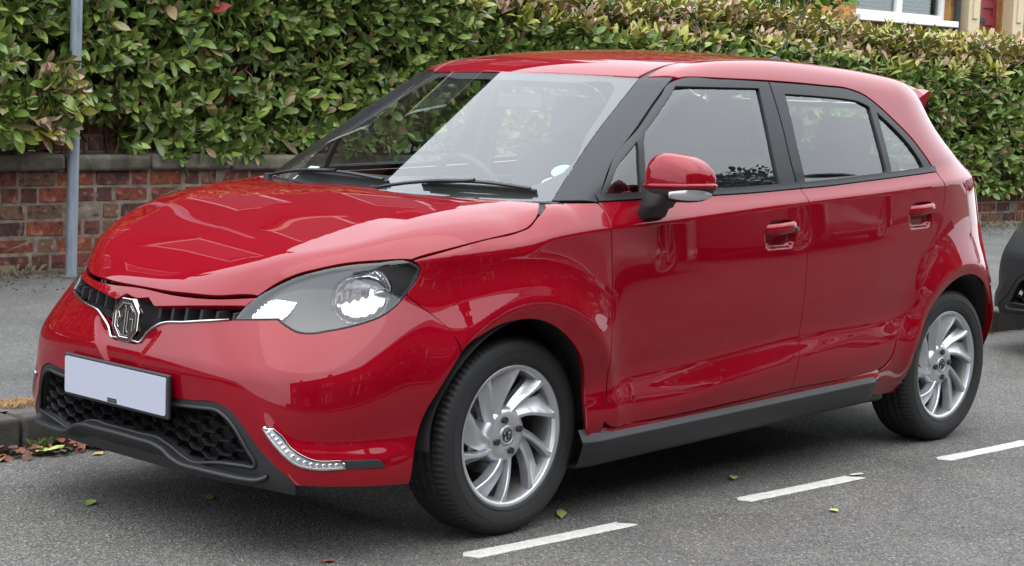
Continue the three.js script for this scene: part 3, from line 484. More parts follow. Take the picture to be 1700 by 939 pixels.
{
  const oct = (r, k = 1) => { const l = []; for (let i = 0; i < 8; i++) { const a = (i + 0.5) * Math.PI / 4; l.push(new THREE.Vector2(Math.cos(a) * r * k, Math.sin(a) * r)); } return l; };
  const ring = new THREE.Shape(oct(0.0675)); ring.holes.push(new THREE.Path(oct(0.0565)));
  const ex = (s, d, b) => new THREE.ExtrudeGeometry(s, { depth: d, bevelEnabled: b > 0, bevelSize: b, bevelThickness: b, bevelSegments: 2 });
  const ringM = put('badge_ring', ex(ring, 0.010, 0.003), M.chrome, badge);
  put('badge_face', ex(new THREE.Shape(oct(0.058)), 0.008, 0), M.dark, badge);
  put('badge_inner_ring', (() => { const s = new THREE.Shape(oct(0.0535)); s.holes.push(new THREE.Path(oct(0.0495))); return ex(s, 0.0115, 0.001); })(), M.darkChrome, badge);
  const bar = (a, b, w) => { const d = [b[0] - a[0], b[1] - a[1]], l = Math.hypot(...d), n = [-d[1] / l * w / 2, d[0] / l * w / 2]; return new THREE.Shape([[a[0] + n[0], a[1] + n[1]], [b[0] + n[0], b[1] + n[1]], [b[0] - n[0], b[1] - n[1]], [a[0] - n[0], a[1] - n[1]]].map((p) => new THREE.Vector2(...p))); };
  const strokes = (segs, w) => merge(segs.map(([a, b]) => ex(bar(a, b, w), 0.012, 0.0008)));
  const m = [[[-0.041, -0.020], [-0.041, 0.022]], [[-0.041, 0.021], [-0.029, -0.002]], [[-0.029, -0.002], [-0.006, 0.040]], [[-0.006, 0.041], [-0.006, -0.041]], [[-0.041, -0.019], [-0.034, -0.027]]];
  const G = [[[0.032, 0.026], [0.018, 0.040]], [[0.019, 0.040], [0.006, 0.030]], [[0.006, 0.032], [0.006, -0.032]], [[0.006, -0.031], [0.018, -0.041]], [[0.017, -0.041], [0.034, -0.026]], [[0.034, -0.027], [0.034, 0.002]], [[0.036, 0.002], [0.021, 0.002]]];
  put('letter_m', strokes(m, 0.0062), M.chrome, badge); put('letter_g', strokes(G, 0.0062), M.chrome, badge);
  badge.rotation.set(0, -Math.PI / 2, 0); badge.position.set(-0.855, 0.634, 0);
  const tilt = new THREE.Quaternion().setFromAxisAngle(V(0, 0, 1), -0.13); badge.quaternion.premultiply(tilt);
}
const plate = new THREE.Group(); plate.name = 'number_plate'; car.add(plate);
{
  put('plate_holder', bx(0.014, 0.131, 0.540, 0, 0, 0, 0.006), M.plastic, plate);
  const s = new THREE.Shape(), w = 0.26, h = 0.0555, r = 0.009;
  s.moveTo(-w + r, -h); s.lineTo(w - r, -h); s.quadraticCurveTo(w, -h, w, -h + r); s.lineTo(w, h - r); s.quadraticCurveTo(w, h, w - r, h); s.lineTo(-w + r, h); s.quadraticCurveTo(-w, h, -w, h - r); s.lineTo(-w, -h + r); s.quadraticCurveTo(-w, -h, -w + r, -h);
  put('plate_sheet', new THREE.ExtrudeGeometry(s, { depth: 0.003, bevelEnabled: false }).rotateY(-Math.PI / 2).translate(-0.0071, 0.001, 0), M.plate, plate);
  put('supplier_mark', bx(0.0008, 0.0125, 0.048, -0.0105, -0.0465, -0.006), tex2(), plate);
  plate.position.set(-0.897, 0.4433, 0.001);
}
function tex2() { return new THREE.MeshStandardMaterial({ roughness: 0.6, map: tex(64, 16, (u, v, i, j) => { const b = i < 3 || i > 60 || j < 2 || j > 13; return b ? 0.1 : j > 4 && j < 12 && Math.sin(i * 1.9) + Math.sin(i * 0.77) > 0.4 ? 0.42 : 0.13; }, { srgb: true }) }); }
// lower intake: frame, honeycomb, lip and chin
const valance = new THREE.Group(); valance.name = 'lower_intake'; car.add(valance);
const holeHalf = [[-0.871, 0.418, 0], [-0.871, 0.418, 0.239], K.blackIn[1], K.blackIn[2], K.blackIn[3], K.blackIn[4], K.blackIn[5], cor(K.blackIn[6]), K.blackIn[7], [-0.844, 0.261, 0.30], K.blackIn[9], K.blackIn[10], [-0.862, 0.305, 0.09], [-0.862, 0.305, 0]];
const holePts = [...holeHalf, ...rev(holeHalf.slice(1, -1)).map(flipZ)];
const holePoly = through(uvs(noseMap, holePts), 0.012);
{
  const outHalf = [[-0.873, 0.436, 0], [-0.873, 0.436, 0.2], ...K.redLow.slice(1, 8), cor(K.redLow[8]), cor([-0.70, 0.205, 0.622]), [-0.76, 0.215, 0.5], [-0.80, 0.215, 0.3], [-0.81, 0.215, 0]];
  const outPoly = inset(through(uvs(noseMap, [...outHalf, ...rev(outHalf.slice(1, -1)).map(flipZ)]), 0.012), 0.001);
  put('intake_frame', sheet(nose, hollow(outPoly, [holePoly]), 0.014, 0.012, { rim: 0.035, back: 0.003 }), M.plastic, valance);
  put('intake_backing', sheet(nose, inset(holePoly, -0.01), 0.05, 0.05, { back: 0.075 }), M.dark, valance);
  // raised bead along the opening's edge
  const bead = holePoly.map((q) => { const [p, n] = nose(q[0], q[1]); return V(p[0] - n[0] * 0.001, p[1] - n[1] * 0.001, p[2] - n[2] * 0.001); });
  put('frame_bead', tube(bead.filter((_, i) => i % 3 === 0), 0.006, 220, 6, true), M.plastic, valance);
  // honeycomb: the walls of stretched hexagons
  const bars = [], W = 0.064, H = 0.0205, R = 0.93;
  const P2 = (a, y) => { const [p, n] = nose(a / R, y); return [V(...p), V(...n)]; };
  const wall = (a, b) => {
    const n = 2; for (let i = 0; i < n; i++) {
      const q0 = [mix(a[0], b[0], i / n), mix(a[1], b[1], i / n)], q1 = [mix(a[0], b[0], (i + 1) / n), mix(a[1], b[1], (i + 1) / n)];
      if (!inside(holePoly, (q0[0] + q1[0]) / 2 / R, (q0[1] + q1[1]) / 2)) continue;
      const [p0, n0] = P2(...q0), [p1, n1] = P2(...q1), t = p1.clone().sub(p0).normalize(), s = t.clone().cross(n0).multiplyScalar(0.0026), pos = [];
      for (const [p, nn] of [[p0, n0], [p1, n1]]) for (const [k, d] of [[0.55, 0.017], [1, 0.021], [1, 0.045], [-1, 0.045], [-1, 0.021], [-0.55, 0.017]]) pos.push(p.x + s.x * k - nn.x * d, p.y + s.y * k - nn.y * d, p.z + s.z * k - nn.z * d);
      const idx = []; for (let k = 0; k < 5; k++) idx.push(k, k + 1, k + 6, k + 1, k + 7, k + 6);
      bars.push(geo(pos, idx));
    }
  };
  for (let r = -1; r < 7; r++) for (let c = -11; c <= 11; c++) {
    const cx = c * W * 0.76, cy = 0.27 + r * H * 2 + (c & 1 ? H : 0), hx = W * 0.5, hy = H;
    const v = [[cx + hx, cy], [cx + hx * 0.52, cy + hy], [cx - hx * 0.52, cy + hy], [cx - hx, cy]];
    wall(v[0], v[1]); wall(v[1], v[2]); wall(v[2], v[3]);
  }
  put('honeycomb', merge(bars), M.plastic, valance);
  const lipHalf = [[-0.903, 0.300, 0], [-0.902, 0.299, 0.11], [-0.899, 0.296, 0.185], [-0.897, 0.287, 0.226], [-0.894, 0.268, 0.265], [-0.889, 0.257, 0.30], [-0.880, 0.253, 0.38], [-0.862, 0.249, 0.47], [-0.838, 0.245, 0.535], [-0.815, 0.246, 0.572], [-0.797, 0.256, 0.590]];
  const lip = [...rev(lipHalf.slice(1)).map(flipZ), ...lipHalf];
  const curve = through(lip, 0.012, false), pos = [], idx = [];
  const prof = [[0.06, 0.004], [0.02, 0.006], [0.005, 0.005], [0, 0.001], [0.0, -0.005], [0.004, -0.010], [0.03, -0.032], [0.07, -0.062], [0.15, -0.085]];
  curve.forEach((q, i) => { const a = curve[Math.max(0, i - 1)], b = curve[Math.min(curve.length - 1, i + 1)], n = V(-(b[2] - a[2]), 0, b[0] - a[0]).normalize(); for (const [d, h] of prof) { const k = h < -0.012 ? (q[1] - 0.2) / 0.098 : 1; pos.push(q[0] - n.x * d, q[1] + h * k, q[2] - n.z * d); } if (i) for (let k = 0; k < 8; k++) { const c = (i - 1) * 9 + k, d = c + 9; idx.push(c, c + 1, d, c + 1, d + 1, d); } });
  put('front_lip', geo(pos, idx), M.plastic, valance);
}
// daytime running lamps in the bumper corners
{
  const drl = [cor(K.drl[0]), cor(K.drl[1]), ...K.drl.slice(2, 6), cor(K.drl[6]), cor(K.drl[7]), ...K.drl.slice(8)];
  const poly = through(uvs(noseMap, drl), 0.008);
  const gL = new THREE.Group(), gR = new THREE.Group(); gL.name = gR.name = 'running_lamp'; bumper.add(gL, gR);
  pair('lamp_lens', sheet(nose, inset(poly, 0.002), 0.012, 0.012, { back: -0.004, rim: 0.004 }), M.lens, gL, gR);
  pair('lamp_body', sheet(nose, inset(poly, 0.004), 0.008, 0.008, { back: -0.0012 }), M.satin, gL, gR);
  pair('lamp_rim', sheet(nose, hollow(poly, [inset(poly, 0.0035)]), 0.012, 0.012, { back: -0.005, rim: 0.006 }), M.chrome, gL, gR);
  const mid = [[1, 0, 0.75], [2, 11, 0.5], [3, 10, 0.5], [4, 9, 0.5], [5, 8, 0.5], [6, 7, 0.5]].map(([a, b, t]) => K.drl[a].map((v, k) => mix(v, K.drl[b][k], t)));
  for (const q of through(mid, 0.017, false)) { const [p, n] = nose(...noseUV(q)); const d = new THREE.SphereGeometry(0.0062, 12, 8).scale(1, 1, 0.45); const m = new THREE.Matrix4().lookAt(V(0, 0, 0), V(-n[0], -n[1], -n[2]), V(0, 1, 0)); d.applyMatrix4(m).translate(p[0] + n[0] * 0.0015, p[1] + n[1] * 0.0015, p[2] + n[2] * 0.0015); pair('led_cup', d, M.reflector, gL, gR); }
  const bk = [cor([K.drl[6][0] + 0.006, K.drl[6][1], K.drl[6][2]]), cor(K.drlBlack[1]), cor(K.drlBlack[2]), cor([K.drl[7][0] + 0.006, K.drl[7][1], K.drl[7][2]])];
  pair('lamp_blank', sheet(nose, through(uvs(noseMap, bk), 0.01), 0.012, 0.012, { back: -0.0025, rim: 0.004 }), M.plastic, bumper, bumper);
}
// headlights
{
  const L = K.lamp.map((p, i) => ([0, 9, 19].includes(i) ? cor(p) : p));
  const poly = through(uvs(noseMap, L), 0.01);
  const hL = new THREE.Group(), hR = new THREE.Group(); hL.name = hR.name = 'headlight'; car.add(hL, hR);
  pair('lamp_lens', sheet(nose, inset(poly, 0.003), 0.018, 0.018, { rim: 0.010 }), M.lens, hL, hR);
  pair('lamp_seal', sheet(nose, hollow(inset(poly, 0.0005), [inset(poly, 0.0055)]), 0.018, 0.018, { rim: 0.05, back: 0.0035 }), M.dark, hL, hR);
  const refl = through(uvs(noseMap, K.reflOut), 0.01), ind = through(uvs(noseMap, K.indic.map((p, i) => (i === 1 || i === 3 ? p : cor(p)))), 0.008);
  const at = (depth) => (u, v) => { const [p, n] = nose(u, v), d = depth(u, v); return [[p[0] - n[0] * d, p[1] - n[1] * d, p[2] - n[2] * d], n]; };
  const bez = sheet(at((u, v) => 0.022 + 0.10 * sstep(0.80, 0.66, v) * 0.25), hollow(inset(poly, 0.004), [refl, ind]), 0.012, 0.010, { rim: 0.03 }); bez.computeVertexNormals();
  pair('lamp_bezel', bez, M.lampGrey, hL, hR);
  let cu = 0, cv = 0; for (const q of refl) { cu += q[0] / refl.length; cv += q[1] / refl.length; }
  const dish = sheet(at((u, v) => 0.045 + 0.055 * Math.sqrt(Math.max(0.02, 1 - Math.pow((u - cu) / 0.10, 2) - Math.pow((v - cv) / 0.075, 2))) + 0.0005 * Math.cos((u - cu) * 220)), inset(refl, -0.006), 0.005, 0.006); dish.computeVertexNormals();
  pair('reflector_bowl', dish, M.reflector, hL, hR);
  const [bp, bn] = nose(cu + 0.03, cv), bulb = new THREE.LatheGeometry([[0, 0], [0.013, 0], [0.016, 0.01], [0.012, 0.03], [0.006, 0.042], [0, 0.044]].map((p) => new THREE.Vector2(...p)), 18).rotateZ(Math.PI / 2).translate(bp[0] + 0.075, bp[1] - 0.004, bp[2] - 0.03);
  pair('bulb_cap', bulb, M.steel, hL, hR);
  const ig = sheet(at((u, v) => 0.030 + 0.0015 * Math.cos(u * 700)), inset(ind, -0.004), 0.004, 0.012); ig.computeVertexNormals();
  pair('indicator_reflector', ig, M.reflector, hL, hR);
  pair('lamp_back', sheet(nose, inset(poly, -0.005), 0.03, 0.03, { back: 0.125 }), M.dark, hL, hR);
}

// wheels: tyre, rim with swept spokes, hub, brake
{
  const R = 0.309, RIM = 0.212;
  const prof = [[RIM - 0.006, 0.075], [RIM + 0.004, 0.088], [RIM + 0.012, 0.094], [RIM + 0.035, 0.1005], [RIM + 0.058, 0.100], [RIM + 0.0745, 0.0935], [R - 0.0155, 0.088], [R - 0.008, 0.0805], [R - 0.003, 0.071]];
  const tread = [[R - 0.0005, 0.058], [R, 0.053], [R - 0.007, 0.0515], [R - 0.007, 0.0435], [R, 0.042], [R + 0.0008, 0.022], [R - 0.007, 0.0205], [R - 0.007, 0.0125], [R + 0.001, 0.011]];
  const half = [...prof, ...tread], full = [...half, ...rev(half).map(([r, z]) => [r, -z])];
  const N = 288, pos = [], idx = [], K2 = full.length;
  for (let i = 0; i <= N; i++) {
    const a = i / N * Math.PI * 2, sipe = i % 3 === 0;
    full.forEach(([r, z], k) => { const sh = Math.min(k, K2 - 1 - k); let q = r; if (sipe && sh >= 7 && sh <= 10) q -= 0.0055; if (i % 6 === 0 && (sh === 13 || sh === 14)) q -= 0.004; pos.push(Math.cos(a) * q, Math.sin(a) * q, z); });
    if (i) for (let k = 0; k < K2 - 1; k++) { const c = (i - 1) * K2 + k, d = c + K2; idx.push(c, c + 1, d, c + 1, d + 1, d); }
  }
  const tyreG = geo(pos, idx);
  const ringsG = merge([0.226, 0.262].map((r) => new THREE.TorusGeometry(r, 0.0012, 5, 90).translate(0, 0, r < 0.24 ? 0.0975 : 0.1005)));
  const lathe = (pts, n = 72) => new THREE.LatheGeometry(pts.map((p) => new THREE.Vector2(...p)), n).rotateX(Math.PI / 2);
  const barrelG = lathe([[RIM - 0.03, -0.08], [RIM - 0.022, -0.02], [RIM - 0.020, 0.05], [RIM - 0.012, 0.072], [RIM - 0.006, 0.083], [RIM + 0.001, 0.0885], [RIM + 0.005, 0.0885], [RIM + 0.007, 0.085], [RIM + 0.006, 0.076]]);
  const edgeG = lathe([[RIM - 0.0125, 0.070], [RIM - 0.010, 0.0835], [RIM - 0.006, 0.0875], [RIM + 0.0015, 0.0905], [RIM + 0.006, 0.0900], [RIM + 0.0078, 0.0865], [RIM + 0.0075, 0.078]], 96);
  // a spoke: a ridge that sweeps from the hub to the rim with a blade falling away on one side
  function spokeG(wide) {
    const p = [], id = [], n = 20, m = 8, r0 = 0.056, r1 = RIM - 0.007;
    for (let i = 0; i <= n; i++) {
      const t = i / n, r = mix(r0, r1, t), sweep = (wide ? 0.66 : 0.46) * Math.pow(1 - t, 1.55), flareE = 0.012 * Math.pow(Math.abs(2 * t - 1), 4), ft = 0.0105 + flareE;
      const bl = wide ? mix(0.022, 0.070, Math.pow(t, 0.8)) : mix(0.012, 0.026, t), dr = wide ? mix(0.010, 0.026, t) : mix(0.012, 0.032, t);
      const z0 = mix(0.0665, 0.0855, sstep(0, 0.85, t));
      const sec = [[-ft / 2 - 0.004, -0.034], [-ft / 2 - 0.0015, -0.003], [-ft / 2 + 0.001, -0.0005], [0, 0], [ft / 2 - 0.001, -0.0005], [ft / 2 + 0.0015, -0.003], [ft / 2 + bl * 0.45, -0.006 - dr * 0.55], [ft / 2 + bl, -0.006 - dr], [ft / 2 + bl + 0.001, -0.016 - dr - 0.01]];
      for (const [w, h] of sec) { const q = sweep + w / r; p.push(Math.cos(q) * r, Math.sin(q) * r, z0 + h); }
      if (i) for (let k = 0; k < m; k++) { const c = (i - 1) * (m + 1) + k, d = c + m + 1; id.push(c, d, c + 1, c + 1, d, d + 1); }
    }
    return toCreased(geo(p, id));
  }
  const spokeW = spokeG(true), spokeN = spokeG(false);
  const hubG = lathe([[0.098, 0.020], [0.090, 0.044], [0.082, 0.060], [0.072, 0.0675], [0.058, 0.0695], [0.036, 0.0695], [0.034, 0.066], [0, 0.067]]);
  const capG = merge([lathe([[0.0325, 0.060], [0.0315, 0.069], [0.027, 0.0705], [0, 0.0705]], 36), new THREE.TorusGeometry(0.027, 0.0012, 6, 36).translate(0, 0, 0.0708)]);
  const octS = new THREE.Shape(), octH = new THREE.Path(); for (let i = 0; i < 9; i++) { const a = (i + 0.5) * Math.PI / 4; (i ? octS.lineTo : octS.moveTo).call(octS, Math.cos(a) * 0.0225, Math.sin(a) * 0.0225); (i ? octH.lineTo : octH.moveTo).call(octH, Math.cos(a) * 0.0195, Math.sin(a) * 0.0195); } octS.holes.push(octH);
  const bar = (a, b) => { const l = Math.hypot(b[0] - a[0], b[1] - a[1]); return bx(l, 0.0028, 0.002).rotateZ(Math.atan2(b[1] - a[1], b[0] - a[0])).translate((a[0] + b[0]) / 2, (a[1] + b[1]) / 2, 0.0715); };
  const k = 0.36, seg = [[-41, -24, -41, 22], [-41, 21, -29, -2], [-29, -2, -6, 38], [-6, 40, -6, -40], [32, 26, 19, 40], [19, 40, 6, 30], [6, 32, 6, -32], [6, -31, 18, -41], [17, -41, 34, -26], [34, -27, 34, 2], [36, 2, 21, 2]].map(([a, b, c, d]) => bar([a * k / 1000, b * k / 1000], [c * k / 1000, d * k / 1000]));
  const markG = merge([new THREE.ExtrudeGeometry(octS, { depth: 0.0012, bevelEnabled: false }).translate(0, 0, 0.0706), ...seg]);
  const boltG = merge([new THREE.CylinderGeometry(0.0115, 0.0125, 0.02, 6).rotateX(Math.PI / 2), new THREE.CylinderGeometry(0.0155, 0.0160, 0.006, 18).rotateX(Math.PI / 2).translate(0, 0, -0.008)]);
  const pocketG = new THREE.CylinderGeometry(0.0175, 0.0175, 0.002, 20).rotateX(Math.PI / 2);
  const discG = lathe([[0.03, -0.012], [0.03, 0.02], [0.075, 0.022], [0.08, -0.002], [0.130, -0.002], [0.130, -0.024], [0.06, -0.024]], 60);
  const caliperG = (() => { const s = new THREE.Shape(); s.absarc(0, 0, 0.142, 2.55, 3.75, false); s.absarc(0, 0, 0.092, 3.75, 2.55, true); return new THREE.ExtrudeGeometry(s, { depth: 0.05, bevelEnabled: true, bevelSize: 0.005, bevelThickness: 0.005, bevelSegments: 2 }).translate(0, 0, -0.035); })();
  const pinG = [[-0.118, 0.045], [-0.128, -0.035]].map(([x, y]) => new THREE.CylinderGeometry(0.013, 0.013, 0.03, 12).rotateX(Math.PI / 2).translate(x, y, 0.026));
  const boltMat = std([0.02, 0.02, 0.022], 0.3);
  const discMat = std([0.22, 0.21, 0.20], 0.4, 0.9);
  for (const [x, s, spin, steer] of [[0, 1, 0.21, 0.012], [AXLE, 1, 0.0, 0], [0, -1, 0.5, 0.012], [AXLE, -1, 1.1, 0]]) {
    const w = new THREE.Group(); w.name = 'wheel'; car.add(w);
    w.position.set(x, HUB, s * 0.682); w.rotation.y = (s < 0 ? Math.PI : 0) + steer;
    const ty = put('tyre', tyreG, M.tyre, w); put('sidewall_rib', ringsG, M.tyre, ty);
    const rim = new THREE.Group(); rim.name = 'rim'; rim.rotation.z = spin; w.add(rim);
    put('rim_barrel', barrelG, M.barrel, rim); put('rim_edge', edgeG, M.alloy, rim);
    put('hub', hubG, M.alloy, rim);
    for (let i = 0; i < 10; i++) { const sp = put('spoke', i % 2 ? spokeN : spokeW, M.alloy, rim); sp.rotation.z = i * Math.PI / 5; if (s < 0) { /* same casting on the far side */ } }
    put('hub_cap', capG, M.alloy, rim); put('hub_emblem', markG, M.dark, rim);
    for (let i = 0; i < 4; i++) { const a = i * Math.PI / 2 + 0.1, b = put('wheel_bolt', boltG, boltMat, rim); b.position.set(Math.cos(a) * 0.051, Math.sin(a) * 0.051, 0.0685); }
    put('brake_disc', discG, discMat, w);
    const ca = put('brake_caliper', caliperG, M.steel, w); for (const g of pinG) put('caliper_pin', g, M.steel, ca);
    if (s < 0) ca.rotation.z = Math.PI;
    put('inner_hub', new THREE.CylinderGeometry(0.19, 0.19, 0.01, 40).rotateX(Math.PI / 2).translate(0, 0, -0.05), M.dark, w);
  }
}
// wheel arch liners, floor and the dark mass under the bonnet
for (const x of [0, AXLE]) {
  const pos = [], idx = [], n = 28; for (let i = 0; i <= n; i++) { const a = mix(0.0, Math.PI, i / n), r = 0.3705; const zo = (x ? atUp : onto(bodyLow, sideMap))(x + Math.cos(a) * 0.368, HUB + Math.sin(a) * 0.372)[0][2] - 0.010; for (const z of [zo, 0.70, 0.45]) pos.push(x + Math.cos(a) * r, HUB + Math.sin(a) * r, z); if (i) for (let k = 0; k < 2; k++) { const c = (i - 1) * 3 + k, d = c + 3; idx.push(c, c + 1, d, c + 1, d + 1, d); } }
  pair('arch_liner', geo(pos, idx), M.dark);
  pair('arch_wall', new THREE.CircleGeometry(0.366, 40, -0.12, Math.PI + 0.24).translate(x, HUB, 0.45), M.dark);
}
put('floor_pan', bx(1.62, 0.09, 1.56, 1.25, 0.255, 0, 0.02), M.dark, car);
put('engine_tray', bx(0.62, 0.09, 1.1, -0.45, 0.27, 0, 0.02), M.dark, car);
put('engine_block', bx(0.62, 0.40, 0.86, -0.32, 0.52, 0, 0.05), M.dark, car);
put('fuel_tank', bx(0.5, 0.16, 0.9, 2.1, 0.30, 0, 0.04), M.dark, car);
put('bulkhead', bx(0.05, 0.62, 1.40, 0.30, 0.66, 0, 0.01), M.dark, car);
put('exhaust', tube([[0.6, 0.2, -0.1], [1.8, 0.21, -0.2], [2.6, 0.24, -0.4], [3.05, 0.25, -0.45]], 0.03, 30, 10), M.steel, car);
// sills
{
  const mk = (top, bot, z1, z2, mat, name, extra) => { const pos = [], idx = [], n = 40; for (let i = 0; i <= n; i++) { const t = i / n, x = mix(top[0], top[1], t), yt = mix(top[2], top[3], t), yb = mix(bot[0], bot[1], t), e = sstep(0, 0.03, Math.min(t, 1 - t)); const rows = [[yt + 0.035, z1 - 0.022], [yt, z1 - 0.002], [yt - 0.006, z1 + 0.001], [mix(yt, yb, 0.45), mix(z1, z2, 0.25)], [mix(yt, yb, 0.8), mix(z1, z2, 0.55)], [yb + 0.006, mix(z1, z2, 0.85)], [yb, z2 - 0.006], [yb + 0.002, z2 - 0.08]]; for (const [y, z] of rows) pos.push(x, y, z - (extra || 0) * (1 - e)); if (i) for (let k = 0; k < 7; k++) { const c = (i - 1) * 8 + k, d = c + 8; idx.push(c, c + 1, d, c + 1, d + 1, d); } } return pair(name, geo(pos, idx), mat); };
  mk([0.262, 1.928, 0.268, 0.313], [0.178, 0.226], 0.85, 0.815, M.plastic, 'sill_cover', 0.02);
  mk([0.343, 1.93, 0.3005, 0.345], [0.262, 0.31], 0.837, 0.842, M.paint, 'sill', 0.006);
}

// tail: bumper, tailgate, lamps, spoiler, aerial
const tail = onto(bodyUp, tailMap);
{
  const arc = (y, u0, u1, n) => { const l = []; for (let i = 0; i <= n; i++) l.push([mix(u0, u1, i / n), y]); return l; };
  const uAt = (x, y) => tailMap.uv(atUp(x, y)[0])[0];
  const u1 = uAt(2.86, 0.45), u2 = uAt(2.776, 0.62), u0 = uAt(2.89, 0.34);
  const bp = [[u0, 0.335], [u1, 0.45], [u2, 0.617], ...rev(arc(0.617, -u2, u2, 20)).slice(1, -1), [-u2, 0.617], [-u1, 0.45], [-u0, 0.335], [-u0 + 0.05, 0.25], ...arc(0.24, -u0 + 0.25, u0 - 0.25, 10), [u0 - 0.05, 0.25]];
  put('rear_bumper', sheet(tail, inset(bp, 0.002), 0.03, 0.02, { rim: 0.015, flip: true }), M.paint, car);
  const g = (x, y) => uAt(x, y);
  const lamp = [[g(2.777, 0.628), 0.628], [g(2.768, 0.72), 0.72], [g(2.745, 0.88), 0.88], [g(2.694, 1.06), 1.06], [g(2.69, 1.09), 1.09], [g(2.75, 1.09), 1.09], [g(2.83, 0.9), 0.9], [g(2.85, 0.628), 0.628]];
  const rl = pair('rear_lamp', sheet(tail, inset(lamp, 0.002), 0.02, 0.02, { rim: 0.012, flip: true, back: -0.003 }), M.redLens);
  const ue = g(2.82, 0.75);
  const tg = [...arc(0.628, -ue, ue, 20), [g(2.82, 0.9), 0.9], [g(2.75, 1.09), 1.09], [g(2.628, 1.2), 1.2], [g(2.582, 1.33), 1.33], ...rev(arc(1.345, -g(2.582, 1.33) + 0.02, g(2.582, 1.33) - 0.02, 16)), [-g(2.582, 1.33), 1.33], [-g(2.628, 1.2), 1.2], [-g(2.75, 1.09), 1.09], [-g(2.82, 0.9), 0.9]];
  const wg = [...arc(1.06, -0.72, 0.72, 16), [0.8, 1.1], [0.78, 1.3], ...rev(arc(1.325, -0.72, 0.72, 16)), [-0.78, 1.3], [-0.8, 1.1]];
  const gate = put('tailgate', sheet(tail, hollow(inset(tg, 0.002), [wg]), 0.03, 0.025, { rim: 0.015, flip: true }), M.paint, car);
  put('rear_window', sheet(tail, inset(wg, -0.004), 0.05, 0.04, { flip: true, back: 0.004 }), M.tint, gate);
  put('rear_plate', bx(0.012, 0.111, 0.52, 3.125, 0.55, 0, 0.003), std([0.7, 0.55, 0.05], 0.5), car);
  // roof spoiler over the rear window
  const pos = [], idx = []; const n = 24;
  for (let i = 0; i <= n; i++) { const t = i / n * 2 - 1, z = t * 0.53, xe = 2.80 - 0.12 * Math.pow(Math.abs(t), 3), ye = 1.431 - 0.030 * t * t; const y0 = roofPt([2.572, z])[1]; const rows = [[2.578, y0 - 0.012], [2.579, y0 - 0.0005], [mix(2.579, xe, 0.5), mix(y0, ye, 0.48) + 0.004], [xe - 0.012, ye + 0.002], [xe, ye - 0.004], [xe - 0.002, ye - 0.022], [xe - 0.02, ye - 0.034], [2.62, y0 - 0.075]]; for (const [x, y] of rows) pos.push(x, y, z); if (i) for (let k = 0; k < 7; k++) { const c = (i - 1) * 8 + k, d = c + 8; idx.push(c, d, c + 1, c + 1, d, d + 1); } }
  for (const b of [0, n * 8]) for (let k = 1; k < 7; k++) idx.push(b, b ? b + k : b + k + 1, b ? b + k + 1 : b + k);
  put('roof_spoiler', geo(pos, idx).toNonIndexed(), M.paint, car).geometry.computeVertexNormals();
  const ae = new THREE.Group(); ae.name = 'aerial'; car.add(ae);
  const y0 = roofPt([2.3, 0])[1], base = new THREE.SphereGeometry(1, 20, 12).scale(0.062, 0.046, 0.026); { const p = base.attributes.position; for (let i = 0; i < p.count; i++) if (p.getY(i) > 0) p.setX(i, p.getX(i) * (1 - p.getY(i) * 12 * 0.5) + p.getY(i) * 0.6); base.computeVertexNormals(); }
  put('aerial_base', base.translate(2.3, y0, 0), M.trim, ae);
  put('aerial_rod', tube([[2.312, y0 + 0.012, 0], [2.42, y0 + 0.14, 0], [2.58, y0 + 0.33, 0]], 0.0035, 20, 8), M.rubber, ae);
}
